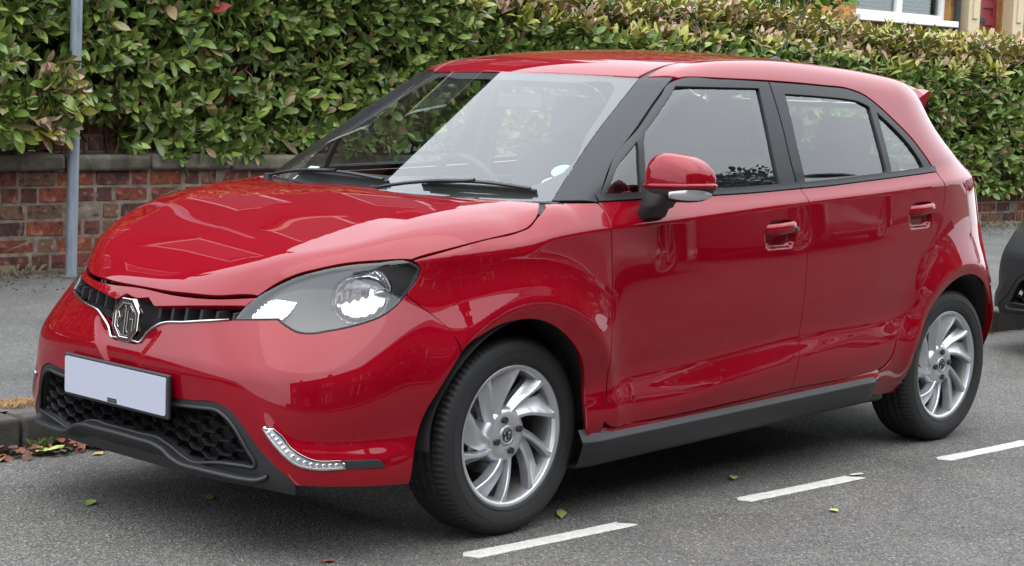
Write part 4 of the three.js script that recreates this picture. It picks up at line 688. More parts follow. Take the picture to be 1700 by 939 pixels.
// door mirrors
function superShape(nu, nv, fn) { const pos = [], idx = []; for (let j = 0; j <= nv; j++) for (let i = 0; i <= nu; i++) { const a = i / nu * Math.PI * 2, b = (j / nv - 0.5) * Math.PI; pos.push(...fn(a, b)); if (i && j) { const d = j * (nu + 1) + i; idx.push(d - nu - 2, d - nu - 1, d, d - nu - 2, d, d - 1); } } return geo(pos, idx); }
{
  const mL = new THREE.Group(), mR = new THREE.Group(); mL.name = mR.name = 'door_mirror'; car.add(mL); // none shows on the kerb side
  const sp = (v, e) => Math.sign(v) * Math.pow(Math.abs(v), e);
  // shell: rounded nose forwards, cut flat at the mirror face; widest at the bottom edge of the cap
  const C = [0.545, 1.077, 0.936];
  const shell = (y0, y1, grow) => superShape(48, 30, (a, b) => {
    let z = sp(Math.cos(b), 0.62) * sp(Math.cos(a), 0.62), x = sp(Math.cos(b), 0.62) * sp(Math.sin(a), 0.72), y = sp(Math.sin(b), 0.78);
    let X = x < 0 ? x * 0.078 : x * 0.045, Z = z * 0.106, Y = y > 0 ? y * y1 : y * y0;
    Y -= (y > 0 ? 1 : 0) * 0.030 * Math.pow((z + 1) / 2, 2.2) * y; // drops towards the outer end
    X += 0.045 * Math.pow((z + 1) / 2, 2); // swept back outboard
    return [C[0] + X * grow, C[1] + Y, C[2] + Z * grow];
  });
  pair('mirror_cap', shell(0.020, 0.100, 1), M.paint, mL, mR);
  pair('mirror_body', shell(0.058, 0.060, 0.965), M.plastic, mL, mR);
  // cap's lower ledge
  const ledge = superShape(48, 16, (a, b) => { const c = sp(Math.cos(b), 0.35), z = c * sp(Math.cos(a), 0.72), x = c * sp(Math.sin(a), 0.72); return [C[0] + (x < 0 ? x * 0.081 : x * 0.046) + 0.045 * Math.pow((z + 1) / 2, 2), C[1] - 0.006 + Math.sin(b) * 0.016 + 0.004 * z, C[2] + z * 0.113]; });
  pair('cap_ledge', ledge, M.paint, mL, mR);
  // side repeater lens along the lower front edge
  const rp = [], ri = [], RN = 20; for (let i = 0; i <= RN; i++) { const a = mix(-1.5, -0.04, i / RN), z = sp(Math.cos(a), 0.72), x = sp(Math.sin(a), 0.72), t = i / RN, px = C[0] + x * 0.0785 + 0.045 * Math.pow((z + 1) / 2, 2), pz = C[2] + z * 0.109, hh = 0.0165 * Math.pow(Math.sin(Math.PI * clamp(t * 0.86 + 0.12, 0, 1)), 0.5), yc = C[1] - 0.034 + 0.004 * z; rp.push(px, yc + hh, pz, px - 0.003, yc, pz + 0.001, px + 0.003, yc - hh, pz - 0.002); if (i) for (let k = 0; k < 2; k++) { const c = (i - 1) * 3 + k, d = c + 3; ri.push(c, c + 1, d, c + 1, d + 1, d); } }
  const rep = geo(rp, ri);
  pair('repeater_lens', rep, phy([0.42, 0.42, 0.43], 0.15, 0.6, { clearcoat: 1 }), mL, mR);
  // foot
  const foot = []; const fi = []; const FN = 8, ring = 20;
  const path = [[0.535, 1.060, 0.895, 0.052, 0.062], [0.53, 1.03, 0.882, 0.052, 0.054], [0.529, 1.006, 0.868, 0.050, 0.047], [0.529, 1.002, 0.866, 0.0515, 0.0485], [0.531, 0.985, 0.852, 0.050, 0.041], [0.540, 0.960, 0.836, 0.050, 0.036], [0.545, 0.950, 0.815, 0.050, 0.032]];
  path.forEach(([x, y, z, rx, rz], i) => { for (let k = 0; k <= ring; k++) { const a = k / ring * Math.PI * 2; foot.push(x + sp(Math.cos(a), 0.7) * rx, y + 0.012 * Math.sin(a) * (i > 3 ? 1 : 0), z + sp(Math.sin(a), 0.7) * rz); } if (i) for (let k = 0; k < ring; k++) { const c = (i - 1) * (ring + 1) + k, d = c + ring + 1; fi.push(c, c + 1, d, c + 1, d + 1, d); } });
  pair('mirror_foot', geo(foot, fi), M.plastic, mL, mR);
  pair('mirror_glass', new THREE.CircleGeometry(1, 40).scale(0.104, 0.052, 1).rotateY(Math.PI / 2).translate(C[0] + 0.068, C[1] + 0.006, C[2]), M.chrome, mL, mR);
}
// wipers
function ribbon(path, w, h, up) { // a bar of rectangular section along a path
  const pos = [], idx = []; path.forEach((p, i) => { const a = path[Math.max(0, i - 1)], b = path[Math.min(path.length - 1, i + 1)], t = b.clone().sub(a).normalize(), n = up.clone().addScaledVector(t, -up.dot(t)).normalize(), s = t.clone().cross(n); for (const [k, l] of [[-1, 0], [-0.8, 1], [0.8, 1], [1, 0]]) pos.push(p.x + s.x * k * w / 2 + n.x * l * h, p.y + s.y * k * w / 2 + n.y * l * h, p.z + s.z * k * w / 2 + n.z * l * h); if (i) for (let k = 0; k < 4; k++) { const c = (i - 1) * 4 + k, d = c + 4, e = k === 3 ? -3 : 1; idx.push(c, d, c + e, c + e, d, d + e); } });
  const g = geo(pos, idx).toNonIndexed(); g.computeVertexNormals(); return g;
}
for (const [a, b, piv] of [[[1.024, -0.50], [1.026, 0.05], [0.115, 1.012, -0.57]], [[1.027, 0.20], [1.030, 0.61], [0.05, 1.008, 0.06]]]) {
  const w = new THREE.Group(); w.name = 'wiper'; car.add(w);
  const N = V(-0.51, 0.86, 0), on = (t, h) => { const z = mix(a[1], b[1], t), y = mix(a[0], b[0], t) + 0.004 * Math.sin(Math.PI * t); return V(screenX(y, z), y, z).addScaledVector(N, h); };
  const line = (t0, t1, h, n = 20) => Array.from({ length: n + 1 }, (_, i) => on(mix(t0, t1, i / n), h(i / n)));
  put('wiper_blade', ribbon(line(0, 1, () => 0.001), 0.010, 0.013, N), M.rubber, w);
  put('wiper_frame', ribbon(line(0.06, 0.96, (t) => 0.014 + 0.010 * Math.sin(t * Math.PI)), 0.012, 0.007, N), M.plastic, w);
  const j = on(0.42, 0.026), P = V(...piv), k1 = P.clone().lerp(j, 0.12).add(V(0, 0.008, 0)), k2 = P.clone().lerp(j, 0.62).add(V(-0.002, 0.010, 0));
  put('wiper_arm', ribbon(new THREE.CatmullRomCurve3([P, k1, k2, j, on(0.5, 0.03)]).getPoints(24), 0.013, 0.007, N), M.trim, w);
  put('arm_boss', new THREE.CylinderGeometry(0.014, 0.018, 0.03, 16).translate(piv[0], piv[1], piv[2]), M.plastic, w);
}
// cabin
{
  put('dashboard', (() => { const s = new THREE.Shape([[0.36, 0.55], [0.30, 0.90], [0.34, 0.985], [0.55, 0.985], [0.72, 0.955], [0.80, 0.90], [0.78, 0.74], [0.68, 0.55]].map((p) => new THREE.Vector2(...p))); return new THREE.ExtrudeGeometry(s, { depth: 1.40, bevelEnabled: true, bevelSize: 0.02, bevelThickness: 0.02, bevelSegments: 3 }).translate(0, 0, -0.70); })(), M.dash, car);
  const sw = new THREE.Group(); sw.name = 'steering_wheel'; car.add(sw);
  put('steering_rim', new THREE.TorusGeometry(0.18, 0.016, 12, 48), M.plastic, sw); put('steering_boss', bx(0.14, 0.10, 0.05, 0, 0, -0.01, 0.02), M.plastic, sw);
  put('steering_spoke', merge([bx(0.34, 0.03, 0.015), bx(0.03, 0.18, 0.015, 0, -0.09, 0)]), M.plastic, sw);
  sw.position.set(0.93, 0.93, -0.36); sw.rotation.set(0, -Math.PI / 2, 0); sw.rotateX(0.42);
  const seatParts = (x, z, w, rear) => {
    const s = new THREE.Group(); s.name = rear ? 'rear_seat' : 'front_seat'; car.add(s);
    put('seat_cushion', bx(0.5, 0.16, w, x, 0.53, z, 0.05), M.seat, s);
    put('seat_back', bx(0.13, 0.60, w, 0, 0, 0, 0.055).rotateZ(-0.26).translate(x + 0.30, 0.85, z), M.seat, s);
    for (const hz of rear ? [-0.34, 0, 0.34] : [0]) { put('head_restraint', bx(0.10, rear ? 0.17 : 0.19, 0.25, 0, 0, 0, 0.045).rotateZ(-0.2).translate(x + (rear ? 0.40 : 0.41), rear ? 1.20 : 1.235, z + hz), M.seat, s); put('restraint_post', merge([-0.05, 0.05].map((d) => new THREE.CylinderGeometry(0.006, 0.006, 0.14, 8).translate(x + 0.39, 1.12, z + hz + d))), M.steel, s); }
  };
  seatParts(1.10, 0.36, 0.5, false); seatParts(1.10, -0.36, 0.5, false); seatParts(1.95, 0, 1.24, true);
  put('roof_lining', sheet((x, z) => { const p = roofPt([x, z]); return [[p[0], p[1] - 0.035, p[2]], [0, -1, 0]]; }, [[0.87, -0.5], [0.87, 0.5], [2.6, 0.52], [2.6, -0.52]], 0.1, 0.1), M.liner, car);
  put('interior_mirror', bx(0.03, 0.06, 0.22, 0.80, 1.31, 0, 0.012), M.plastic, car);
  pair('door_trim', bx(1.9, 0.55, 0.03, 1.3, 0.72, 0.74, 0.01), M.dash);
  pair('centre_pillar_trim', bx(0.10, 0.40, 0.03, 0, 0, 0, 0.01).rotateX(-0.36).translate(1.36, 1.2, 0.70), M.dash);
  put('parcel_shelf', bx(0.5, 0.03, 1.2, 2.55, 1.0, 0, 0.01), M.dash, car);
  // sun visor side belts
  pair('seat_belt', tube([[1.37, 1.30, 0.66], [1.36, 1.0, 0.70], [1.33, 0.7, 0.72]], 0.012, 12, 6), M.dash);
  // stickers inside the glass
  const disc = (z, y, r, m, sx = 1) => { const [p, n] = screenAt(z, y); const g = new THREE.CircleGeometry(r, 32).scale(sx, 1, 1); const q = new THREE.Quaternion().setFromUnitVectors(V(0, 0, 1), V(-1, 1.685, 0.6 * z).normalize()); return put('screen_sticker', g.applyQuaternion(q).translate(p[0] - n[0] * 0.007, p[1] - n[1] * 0.007, p[2] - n[2] * 0.007), m, windscreen); };
  disc(0.60, 1.105, 0.036, std([0.22, 0.29, 0.31], 0.7));
  const c = document.createElement('canvas'); c.width = c.height = 128; const x = c.getContext('2d'); x.fillStyle = '#b9c6c9'; x.fillRect(0, 0, 128, 128); x.strokeStyle = '#a03030'; x.lineWidth = 10; x.beginPath(); x.arc(64, 64, 52, 0, 7); x.stroke(); x.fillStyle = '#555'; x.fillRect(34, 52, 60, 10); x.fillRect(42, 68, 44, 8); x.beginPath(); x.moveTo(28, 100); x.lineTo(100, 28); x.stroke();
  const t = new THREE.CanvasTexture(c); t.colorSpace = THREE.SRGBColorSpace;
  disc(0.607, 1.068, 0.031, new THREE.MeshStandardMaterial({ map: t, roughness: 0.7 }));
  const [pp, pn] = screenAt(-0.50, 1.035); put('screen_sticker', bx(0.11, 0.002, 0.05).rotateZ(0.5).translate(pp[0] - pn[0] * 0.01, pp[1] - pn[1] * 0.01, pp[2]), std([0.6, 0.7, 0.68], 0.7), windscreen);
}

// ---------------------------------------------------------------- street: s runs along it, t towards the camera; turned a little against the parked car
const TURN = -0.045, SC = Math.cos(0.045), SS = Math.sin(0.045);
const street = (o) => { o.rotation.y = TURN; return o; };
const stW = (s, y, t) => V(s * SC - t * SS, y, s * SS + t * SC);
const KERB = -1.125, WALL = -4.0, PAVE0 = 0.128, paveY = (t) => PAVE0 + (KERB - 0.14 - t) * 0.0575;
seed(7);
function speckle(n, base, spread, coarse, salt, dark) { // stone chips in binder
  const cell = 3.2, gw = Math.floor(n / cell), chips = []; for (let i = 0; i < gw * gw; i++) chips.push([rnd(), rnd(), rnd(), rnd()]);
  return tex(n, n, (u, v, i, j) => {
    let best = 9, c = 0; const gx = Math.floor(i / cell), gy = Math.floor(j / cell);
    for (let a = -1; a <= 1; a++) for (let b = -1; b <= 1; b++) { const X = (gx + a + gw) % gw, Y = (gy + b + gw) % gw, q = chips[Y * gw + X], dx = (gx + a + q[0]) - i / cell, dy = (gy + b + q[1]) - j / cell, d = dx * dx + dy * dy; if (d < best) { best = d; c = q[2] * (q[3] > 0.94 ? 1.9 : 1); } }
    const big = 0.5 + fbm(Math.cos(u * 6.283) * 0.9, Math.sin(u * 6.283) * 0.9 + Math.cos(v * 6.283) * 0.9, Math.sin(v * 6.283) * 0.9, 4);
    let l = base + spread * (c - 0.5) - dark * sstep(0.25, 0.7, best) + coarse * (big - 0.5); if (rnd() < salt) l += 0.25;
    return [l * 1.015, l, l * 0.975];
  }, { srgb: true });
}
const roadTex = speckle(1024, 0.335, 0.22, 0.07, 0.008, 0.10), roadBump = speckle(512, 0.5, 0.6, 0.1, 0, 0.4); roadBump.colorSpace = THREE.NoColorSpace;
roadTex.repeat.set(0.62, 0.62); roadBump.repeat.set(1.3, 1.3);
const patch = (n, f) => tex(n, n, f, { srgb: true });
function ground(s0, s1, t0, t1, y, step) { // a sheet with uv in metres; y may vary across
  const ns = Math.ceil((s1 - s0) / step), nt = Math.ceil((t1 - t0) / step), pos = [], uv = [], idx = [];
  for (let j = 0; j <= nt; j++) for (let i = 0; i <= ns; i++) { const s = mix(s0, s1, i / ns), t = mix(t0, t1, j / nt); pos.push(s, y(s, t), t); uv.push(s, t); if (i && j) { const d = j * (ns + 1) + i; idx.push(d - ns - 2, d - 1, d, d - ns - 2, d, d - ns - 1); } }
  return geo(pos, idx, null, uv);
}
const roadMat = new THREE.MeshStandardMaterial({ vertexColors: true, map: roadTex, bumpMap: roadBump, bumpScale: 0.004, roughness: 0.88 });
street(setting('ground', ground(-120, 160, -120, 120, () => -0.06, 20), std([0.07, 0.09, 0.05], 0.95)));
const road = street(setting('road', ground(-40, 60, KERB - 0.02, 6.9, (s, t) => 0.0012 * noise(s * 3, t * 3) + 0.001 * noise(s * 0.7, t * 0.7), 0.16), roadMat));
{ // stains, worn and patched places in the asphalt
  const p = road.geometry.attributes.position, c = new Float32Array(p.count * 3);
  for (let i = 0; i < p.count; i++) { const s = p.getX(i), t = p.getZ(i), l = 0.93 + 0.28 * fbm(s * 0.55, t * 0.55, 3, 4) + 0.10 * fbm(s * 2.6, t * 2.6, 8, 3) - 0.10 * sstep(0.1, 0.4, fbm(s * 0.9 + 20, t * 0.9, 5, 3)); c[i * 3] = l * 1.03; c[i * 3 + 1] = l; c[i * 3 + 2] = l * 0.965; }
  road.geometry.setAttribute('color', new THREE.BufferAttribute(c, 3));
}
// white dashes of the parking bay, with broken edges
const lineTex = tex(256, 256, (u, v, i, j) => { const n = fbm(u * 14, v * 14, 1, 3), sp = rnd(); const l = 0.74 + 0.12 * n - (sp < 0.06 ? 0.22 : 0); return [l, l * 0.995, l * 0.965]; }, { srgb: true }); lineTex.repeat.set(3, 3);
const lineMat = new THREE.MeshStandardMaterial({ map: lineTex, bumpMap: roadBump, bumpScale: 0.002, roughness: 0.75 });
function dash(s0, s1, t0, t1, k) {
  const top = [], bot = [], n = 70;
  for (let i = 0; i <= n; i++) { const s = mix(s0, s1, i / n), w = (a) => 0.0045 * fbm(s * 22 + k * 9, a, 2, 3) + 0.002 * noise(s * 120, a * 3 + k); top.push([s + 0.012, t0 + w(1) + 0.006 * Math.sin(i / n * 3)]); bot.push([s - 0.018 * (1 - i / n) + 0.022, t1 + w(5)]); }
  bot[0][0] += 0.022; bot[0][1] -= 0.002; top[0][0] -= 0.012; top[0][1] += 0.022; top[n][0] -= 0.03; bot[n][0] += 0.012;
  const poly = [...top, ...rev(bot)];
  return sheet((s, t) => [[s, 0.0052, t], [0, 1, 0]], poly, 0.05, 0.02, { rim: 0.004, flip: true });
}
[[-1.44, -0.80], [-0.246, 0.425], [1.0, 1.635], [2.195, 2.83], [3.4, 4.03], [4.6, 5.24]].forEach(([a, b], i) => put('painted_dash', dash(a, b, 0.856, 0.918, i), lineMat, road));
{ const f = sheet((s, t) => [[s, 0.0052, t], [0, 1, 0]], through([[1.66, 0.858], [1.70, 0.852], [1.725, 0.862], [1.715, 0.878], [1.69, 0.874], [1.665, 0.868]], 0.006), 0.02, 0.02, { flip: true }); put('paint_flake', f, lineMat, road); }
// kerb stones
const stoneTex = (r, g, b, k) => tex(256, 256, (u, v) => { const n = fbm(u * 5 + k, v * 5, k, 5), sp = rnd(), m = sstep(0.12, 0.3, fbm(u * 3 + 7 + k, v * 3, 3, 4)); let l = 1 + 0.5 * n + 0.16 * (sp - 0.5); if (sp > 0.985) l += 0.35; return [r * l * (1 - 0.25 * m), g * l * (1 - 0.22 * m), b * l * (1 - 0.28 * m)]; }, { srgb: true });
const kerbMats = [0, 1, 2].map((k) => new THREE.MeshStandardMaterial({ map: stoneTex(0.26 + 0.015 * k, 0.25 + 0.015 * k, 0.235 + 0.015 * k, k * 3.3), bumpMap: pitsTex, bumpScale: 0.003, roughness: 0.92 }));
const kerb = street(thing('kerb', 'worn grey stone kerb running behind the red car', 'kerb'));
{
  function stone(L, H, D, r, k) { // a block with rounded, slightly worn edges
    const g = new RoundedBoxGeometry(L, H, D, 3, r), p = g.attributes.position; const uv = g.attributes.uv;
    for (let i = 0; i < p.count; i++) { const x = p.getX(i), y = p.getY(i), z = p.getZ(i), q = 0.004 * fbm(x * 9 + k * 7, y * 9, z * 9 + k, 3); p.setXYZ(i, x, y + q, z + 0.8 * q); uv.setXY(i, x * 1.4 + k * 0.37, (Math.abs(g.attributes.normal.getY(i)) > 0.6 ? z : y) * 1.4 + k * 0.61); }
    g.computeVertexNormals(); return g;
  }
  const L = 0.915, shapes = [0, 1, 2, 3].map((k) => stone(L - 0.012, 0.30, 0.148, 0.016, k));
  for (let i = -4; i < 15; i++) { const o = put('kerb_stone', shapes[(i + 8) % 4], kerbMats[(i * 7 + 28) % 3], kerb); o.position.set(-0.56 + L * (i + 0.5), PAVE0 - 0.148 + 0.004 * Math.sin(i * 2.3), KERB - 0.074); o.rotation.y = 0.004 * Math.sin(i * 5.1); }
}
// pavement
const paveTex = speckle(1024, 0.325, 0.10, 0.10, 0.003, 0.05); paveTex.repeat.set(0.55, 0.55);
street(setting('pavement', ground(-40, 60, WALL - 0.05, KERB - 0.146, (s, t) => paveY(t) + 0.004 * noise(s * 1.3, t * 1.3), 0.2), new THREE.MeshStandardMaterial({ map: paveTex, bumpMap: roadBump, bumpScale: 0.002, roughness: 0.9 })));
street(setting('far_pavement', ground(-40, 60, 7.0, 9.4, () => 0.12, 2), new THREE.MeshStandardMaterial({ map: paveTex, roughness: 0.9 })));
street(setting('far_kerb', bx(100, 0.3, 0.14, 10, -0.022, 6.94, 0.01), kerbMats[1]));
street(setting('garden_soil', ground(-40, 60, -60, WALL - 0.1, (s, t) => 0.32 + Math.min(1.1, (-t + WALL) * 0.25), 2), std([0.05, 0.045, 0.03], 1)));

// ---------------------------------------------------------------- garden wall of old bricks
const brickTex = (r, g, b, k, soot) => tex(160, 160, (u, v) => { const n = fbm(u * 4 + k * 5, v * 4 + k, k, 5), m = fbm(u * 9 + k, v * 9, k + 4, 3), sp = rnd() - 0.5; const s = sstep(0.0, 0.28, n + soot); const l = 1 + 0.45 * m + 0.12 * sp; const w = 0.16 * sstep(0.16, 0.34, fbm(u * 5 + k * 3.1, v * 5, k + 9, 4)); return [mix(r, 0.17, s * 0.7) * l + w, mix(g, 0.11, s * 0.7) * l + w, mix(b, 0.10, s * 0.7) * l + w]; }, { srgb: true });
const brickMats = [[0.40, 0.20, 0.15, -0.02], [0.37, 0.20, 0.165, 0.0], [0.33, 0.185, 0.155, 0.05], [0.44, 0.225, 0.15, -0.08], [0.29, 0.165, 0.145, 0.1], [0.38, 0.28, 0.21, -0.05], [0.38, 0.25, 0.215, -0.02], [0.26, 0.155, 0.135, 0.12]].map(([r, g, b, s], k) => new THREE.MeshStandardMaterial({ map: brickTex(r, g, b, k + 1, s), bumpMap: pitsTex, bumpScale: 0.002, roughness: 0.93 }));
const mortarMat = new THREE.MeshStandardMaterial({ map: tex(256, 256, (u, v) => { const n = fbm(u * 12, v * 12, 2, 4), l = 0.44 + 0.22 * n + 0.08 * (rnd() - 0.5); return [l, l * 0.90, l * 0.80]; }, { srgb: true }), roughness: 1, bumpMap: pitsTex, bumpScale: 0.003 });
function brickShape(L, k) {
  const g = new RoundedBoxGeometry(L, 0.076, 0.1, 2, 0.006), p = g.attributes.position, uv = g.attributes.uv;
  for (let i = 0; i < p.count; i++) { const x = p.getX(i), y = p.getY(i), z = p.getZ(i), q = 0.006 * fbm(x * 14 + k * 5, y * 14, k, 3), e = 0.004 * noise(x * 30 + k * 3, y * 30, z * 10); p.setXYZ(i, x + e, y + e, z + q + (z > 0 ? 0.004 * noise(k * 9.1, 2, 1) : 0)); uv.setXY(i, x * 4 + k * 0.31, y * 4 + k * 0.17); }
  g.computeVertexNormals(); return g;
}
function brickWall(o, s0, s1, y0, rows, t, k0, maxParts) {
  const PITCH = 0.0885, ST = 0.228, HD = 0.112, gap = 0.017, st = [0, 1, 2, 3].map((k) => brickShape(ST - gap + 0.006 * k - 0.009, k + k0)), hd = [0, 1, 2].map((k) => brickShape(HD - gap, k + 11 + k0)), list = [];
  for (let r = 0; r < rows; r++) {
    let s = s0 - rr(0, 0.2), i = r; // stretchers with headers mixed in
    while (s < s1) { const head = (i * 5 + r * 3) % 7 > 4 || rnd() < 0.12, L = head ? HD : ST; list.push({ s: s + L / 2, y: y0 + (r + 0.5) * PITCH, head, v: Math.floor(rnd() * 4), m: Math.floor(Math.pow(rnd(), 1.1) * 8) }); s += L; i++; }
  }
  list.sort((a, b) => a.s - b.s);
  if (maxParts === 0) { // the stretch past the singly built bricks
    const tint = new THREE.Color(), mx = new THREE.Matrix4();
    for (const [g, sel] of [[st[1], list.filter((b) => !b.head)], [hd[1], list.filter((b) => b.head)]]) { const im = new THREE.InstancedMesh(g, brickMats[6], sel.length); sel.forEach((b, i) => { mx.makeTranslation(b.s, b.y, t - 0.05 + 0.003 * rr(-1, 1)); im.setMatrixAt(i, mx); const l = rr(0.5, 1.1); im.setColorAt(i, tint.setRGB(l, l * rr(0.72, 0.95), l * rr(0.7, 0.95))); }); im.name = 'brick_mass'; im.userData = { kind: 'stuff' }; im.castShadow = im.receiveShadow = true; o.add(im); }
  } else list.forEach((b, i) => {
    const m = new THREE.Mesh(b.head ? hd[b.v % 3] : st[b.v], brickMats[b.m]); m.name = 'brick'; m.castShadow = m.receiveShadow = true;
    m.position.set(b.s, b.y + 0.004 * noise(b.s * 1.2, b.y * 3), t - 0.05 + 0.003 * rr(-1, 1)); m.rotation.set(0, 0, 0.012 * rr(-1, 1)); o.add(m);
  });
  put('mortar', (() => { const g = bx(s1 - s0, rows * PITCH + 0.01, 0.14, (s0 + s1) / 2, y0 + rows * PITCH / 2, t - 0.05 - 0.0235); const p = g.attributes.position, uv = g.attributes.uv; for (let i = 0; i < p.count; i++) uv.setXY(i, p.getX(i) * 1.5, p.getY(i) * 1.5); return g; })(), mortarMat, o);
  return list.length;
}
seed(21);
const wall = street(thing('garden_wall', 'old red brick garden wall with stone coping below the hedge', 'wall'));
let nb = brickWall(wall, 0.35, 3.7, 0.30, 6, WALL, 0, 300);
nb += brickWall(wall, 8.9, 12.4, 0.22, 7, WALL, 3, 300);
{
  const shapes = [0, 1].map((k) => { const g = new RoundedBoxGeometry(0.522, 0.085, 0.34, 5, 0.022), p = g.attributes.position, uv = g.attributes.uv; for (let i = 0; i < p.count; i++) { const x = p.getX(i), y = p.getY(i), z = p.getZ(i); p.setXYZ(i, x, y + 0.022 * fbm(x * 7 + k * 4, z * 7, 1, 3), z + 0.02 * fbm(x * 9 + k * 9, y * 9, 3, 3)); uv.setXY(i, x * 2 + k, (y + z) * 2); } g.computeVertexNormals(); return g; });
  const cm = [0, 1, 2].map((k) => new THREE.MeshStandardMaterial({ map: stoneTex(0.40 - 0.025 * k, 0.38 - 0.025 * k, 0.335 - 0.025 * k, 4.4 + k), bumpMap: pitsTex, bumpScale: 0.006, roughness: 0.95 }));
  for (let i = -12; i < 17; i++) { const c = put('coping_stone', shapes[(i + 12) % 2], cm[(i + 12) % 3], wall); c.position.set(0.45 + i * 0.53, 0.873 + 0.006 * Math.sin(i * 3), WALL - 0.13); c.rotation.z = 0.008 * Math.sin(i * 4); }
  brickWall(wall, 3.72, 8.88, 0.30, 6, WALL, 8, 0); brickWall(wall, -6, 0.33, 0.30, 6, WALL, 9, 0);
}
seed(33);
const wall2 = street(thing('brick_pier', 'brick pier seen through the hedge gap above the coping', 'pier'));
brickWall(wall2, 1.25, 2.35, 0.92, 7, WALL - 0.16, 5, 100);
// galvanised post
{
  const zinc = new THREE.MeshStandardMaterial({ map: tex(256, 512, (u, v) => { const n = fbm(u * 6, v * 22, 1, 4), m = fbm(u * 16, v * 40, 3, 3), st = fbm(u * 22, v * 3, 6, 3), l = 0.56 + 0.10 * n + 0.06 * m + 0.07 * st; return [l * 0.93, l * 0.99, l * 1.06]; }, { srgb: true }), roughness: 0.5, metalness: 0.35 });
  const post = thing('sign_post', 'round galvanised grey metal post standing against the brick wall', 'post'); const P = stW(1.215, paveY(-3.86), -3.86);
  put('post_tube', new THREE.CylinderGeometry(0.0305, 0.0305, 3.2, 40, 1, false).translate(0, 1.6, 0), zinc, post);
  put('post_collar', (() => { const g = new THREE.TorusGeometry(0.05, 0.02, 8, 30).rotateX(Math.PI / 2).scale(1, 0.5, 1); return g; })(), std([0.10, 0.095, 0.085], 1), post);
  post.position.copy(P); post.rotation.set(0.009, 0, -0.009);
}

// ---------------------------------------------------------------- laurel-like hedge with red shoots
seed(101);
function leafGeo(L, W, curl, fold, cup) { // pointed oval blade folded along its midrib
  const n = 6, pos = [], idx = [];
  for (let i = 0; i <= n; i++) { const t = i / n, w = W * Math.pow(Math.sin(Math.PI * Math.pow(t, 1.12)), 0.8) * (i === n ? 0 : 1) + 0.0006, x = L * t, y = -curl * t * t * L + 0.02 * L * t; for (const k of [-1, 0, 1]) pos.push(x, y + (k ? fold * w : 0) - cup * w * 0, k * w); if (i) for (let k = 0; k < 2; k++) { const c = (i - 1) * 3 + k, d = c + 3; idx.push(c, c + 1, d, c + 1, d + 1, d); } }
  return geo(pos, idx);
}
const leafShapes = [leafGeo(0.098, 0.0195, 0.18, 0.24, 0), leafGeo(0.088, 0.0185, 0.36, 0.16, 0), leafGeo(0.108, 0.0205, 0.07, 0.30, 0)];
const leafMat = new THREE.MeshPhysicalMaterial({ color: 0xffffff, roughness: 0.34, side: THREE.DoubleSide, specularIntensity: 0.8 });
function leafColor(top, young) {
  const c = new THREE.Color(), q = rnd(), b = rr(0.7, 1.3) * 1.45;
  if (young > 0.75 && q < 0.45) c.setRGB(0.24 * b, 0.175 * b, 0.06 * b); // bronze
  else if (young > 0.6 && q < 0.62) c.setRGB(0.29 * b, 0.20 * b, 0.14 * b);
  else if (q < 0.004) c.setRGB(0.30, 0.05, 0.035);
  else if (young > 0.45) c.setRGB(0.19 * b, 0.19 * b, 0.035 * b);
  else if (q < 0.32) c.setRGB(0.115 * b, 0.155 * b, 0.03 * b);
  else if (q < 0.41) c.setRGB(0.16 * b, 0.12 * b, 0.06 * b);
  else c.setRGB(0.066 * b, 0.105 * b, 0.022 * b);
  return c;
}
const hedge = street(thing('hedge', 'dense clipped evergreen hedge with bronze young leaves above the brick wall', 'hedge'));
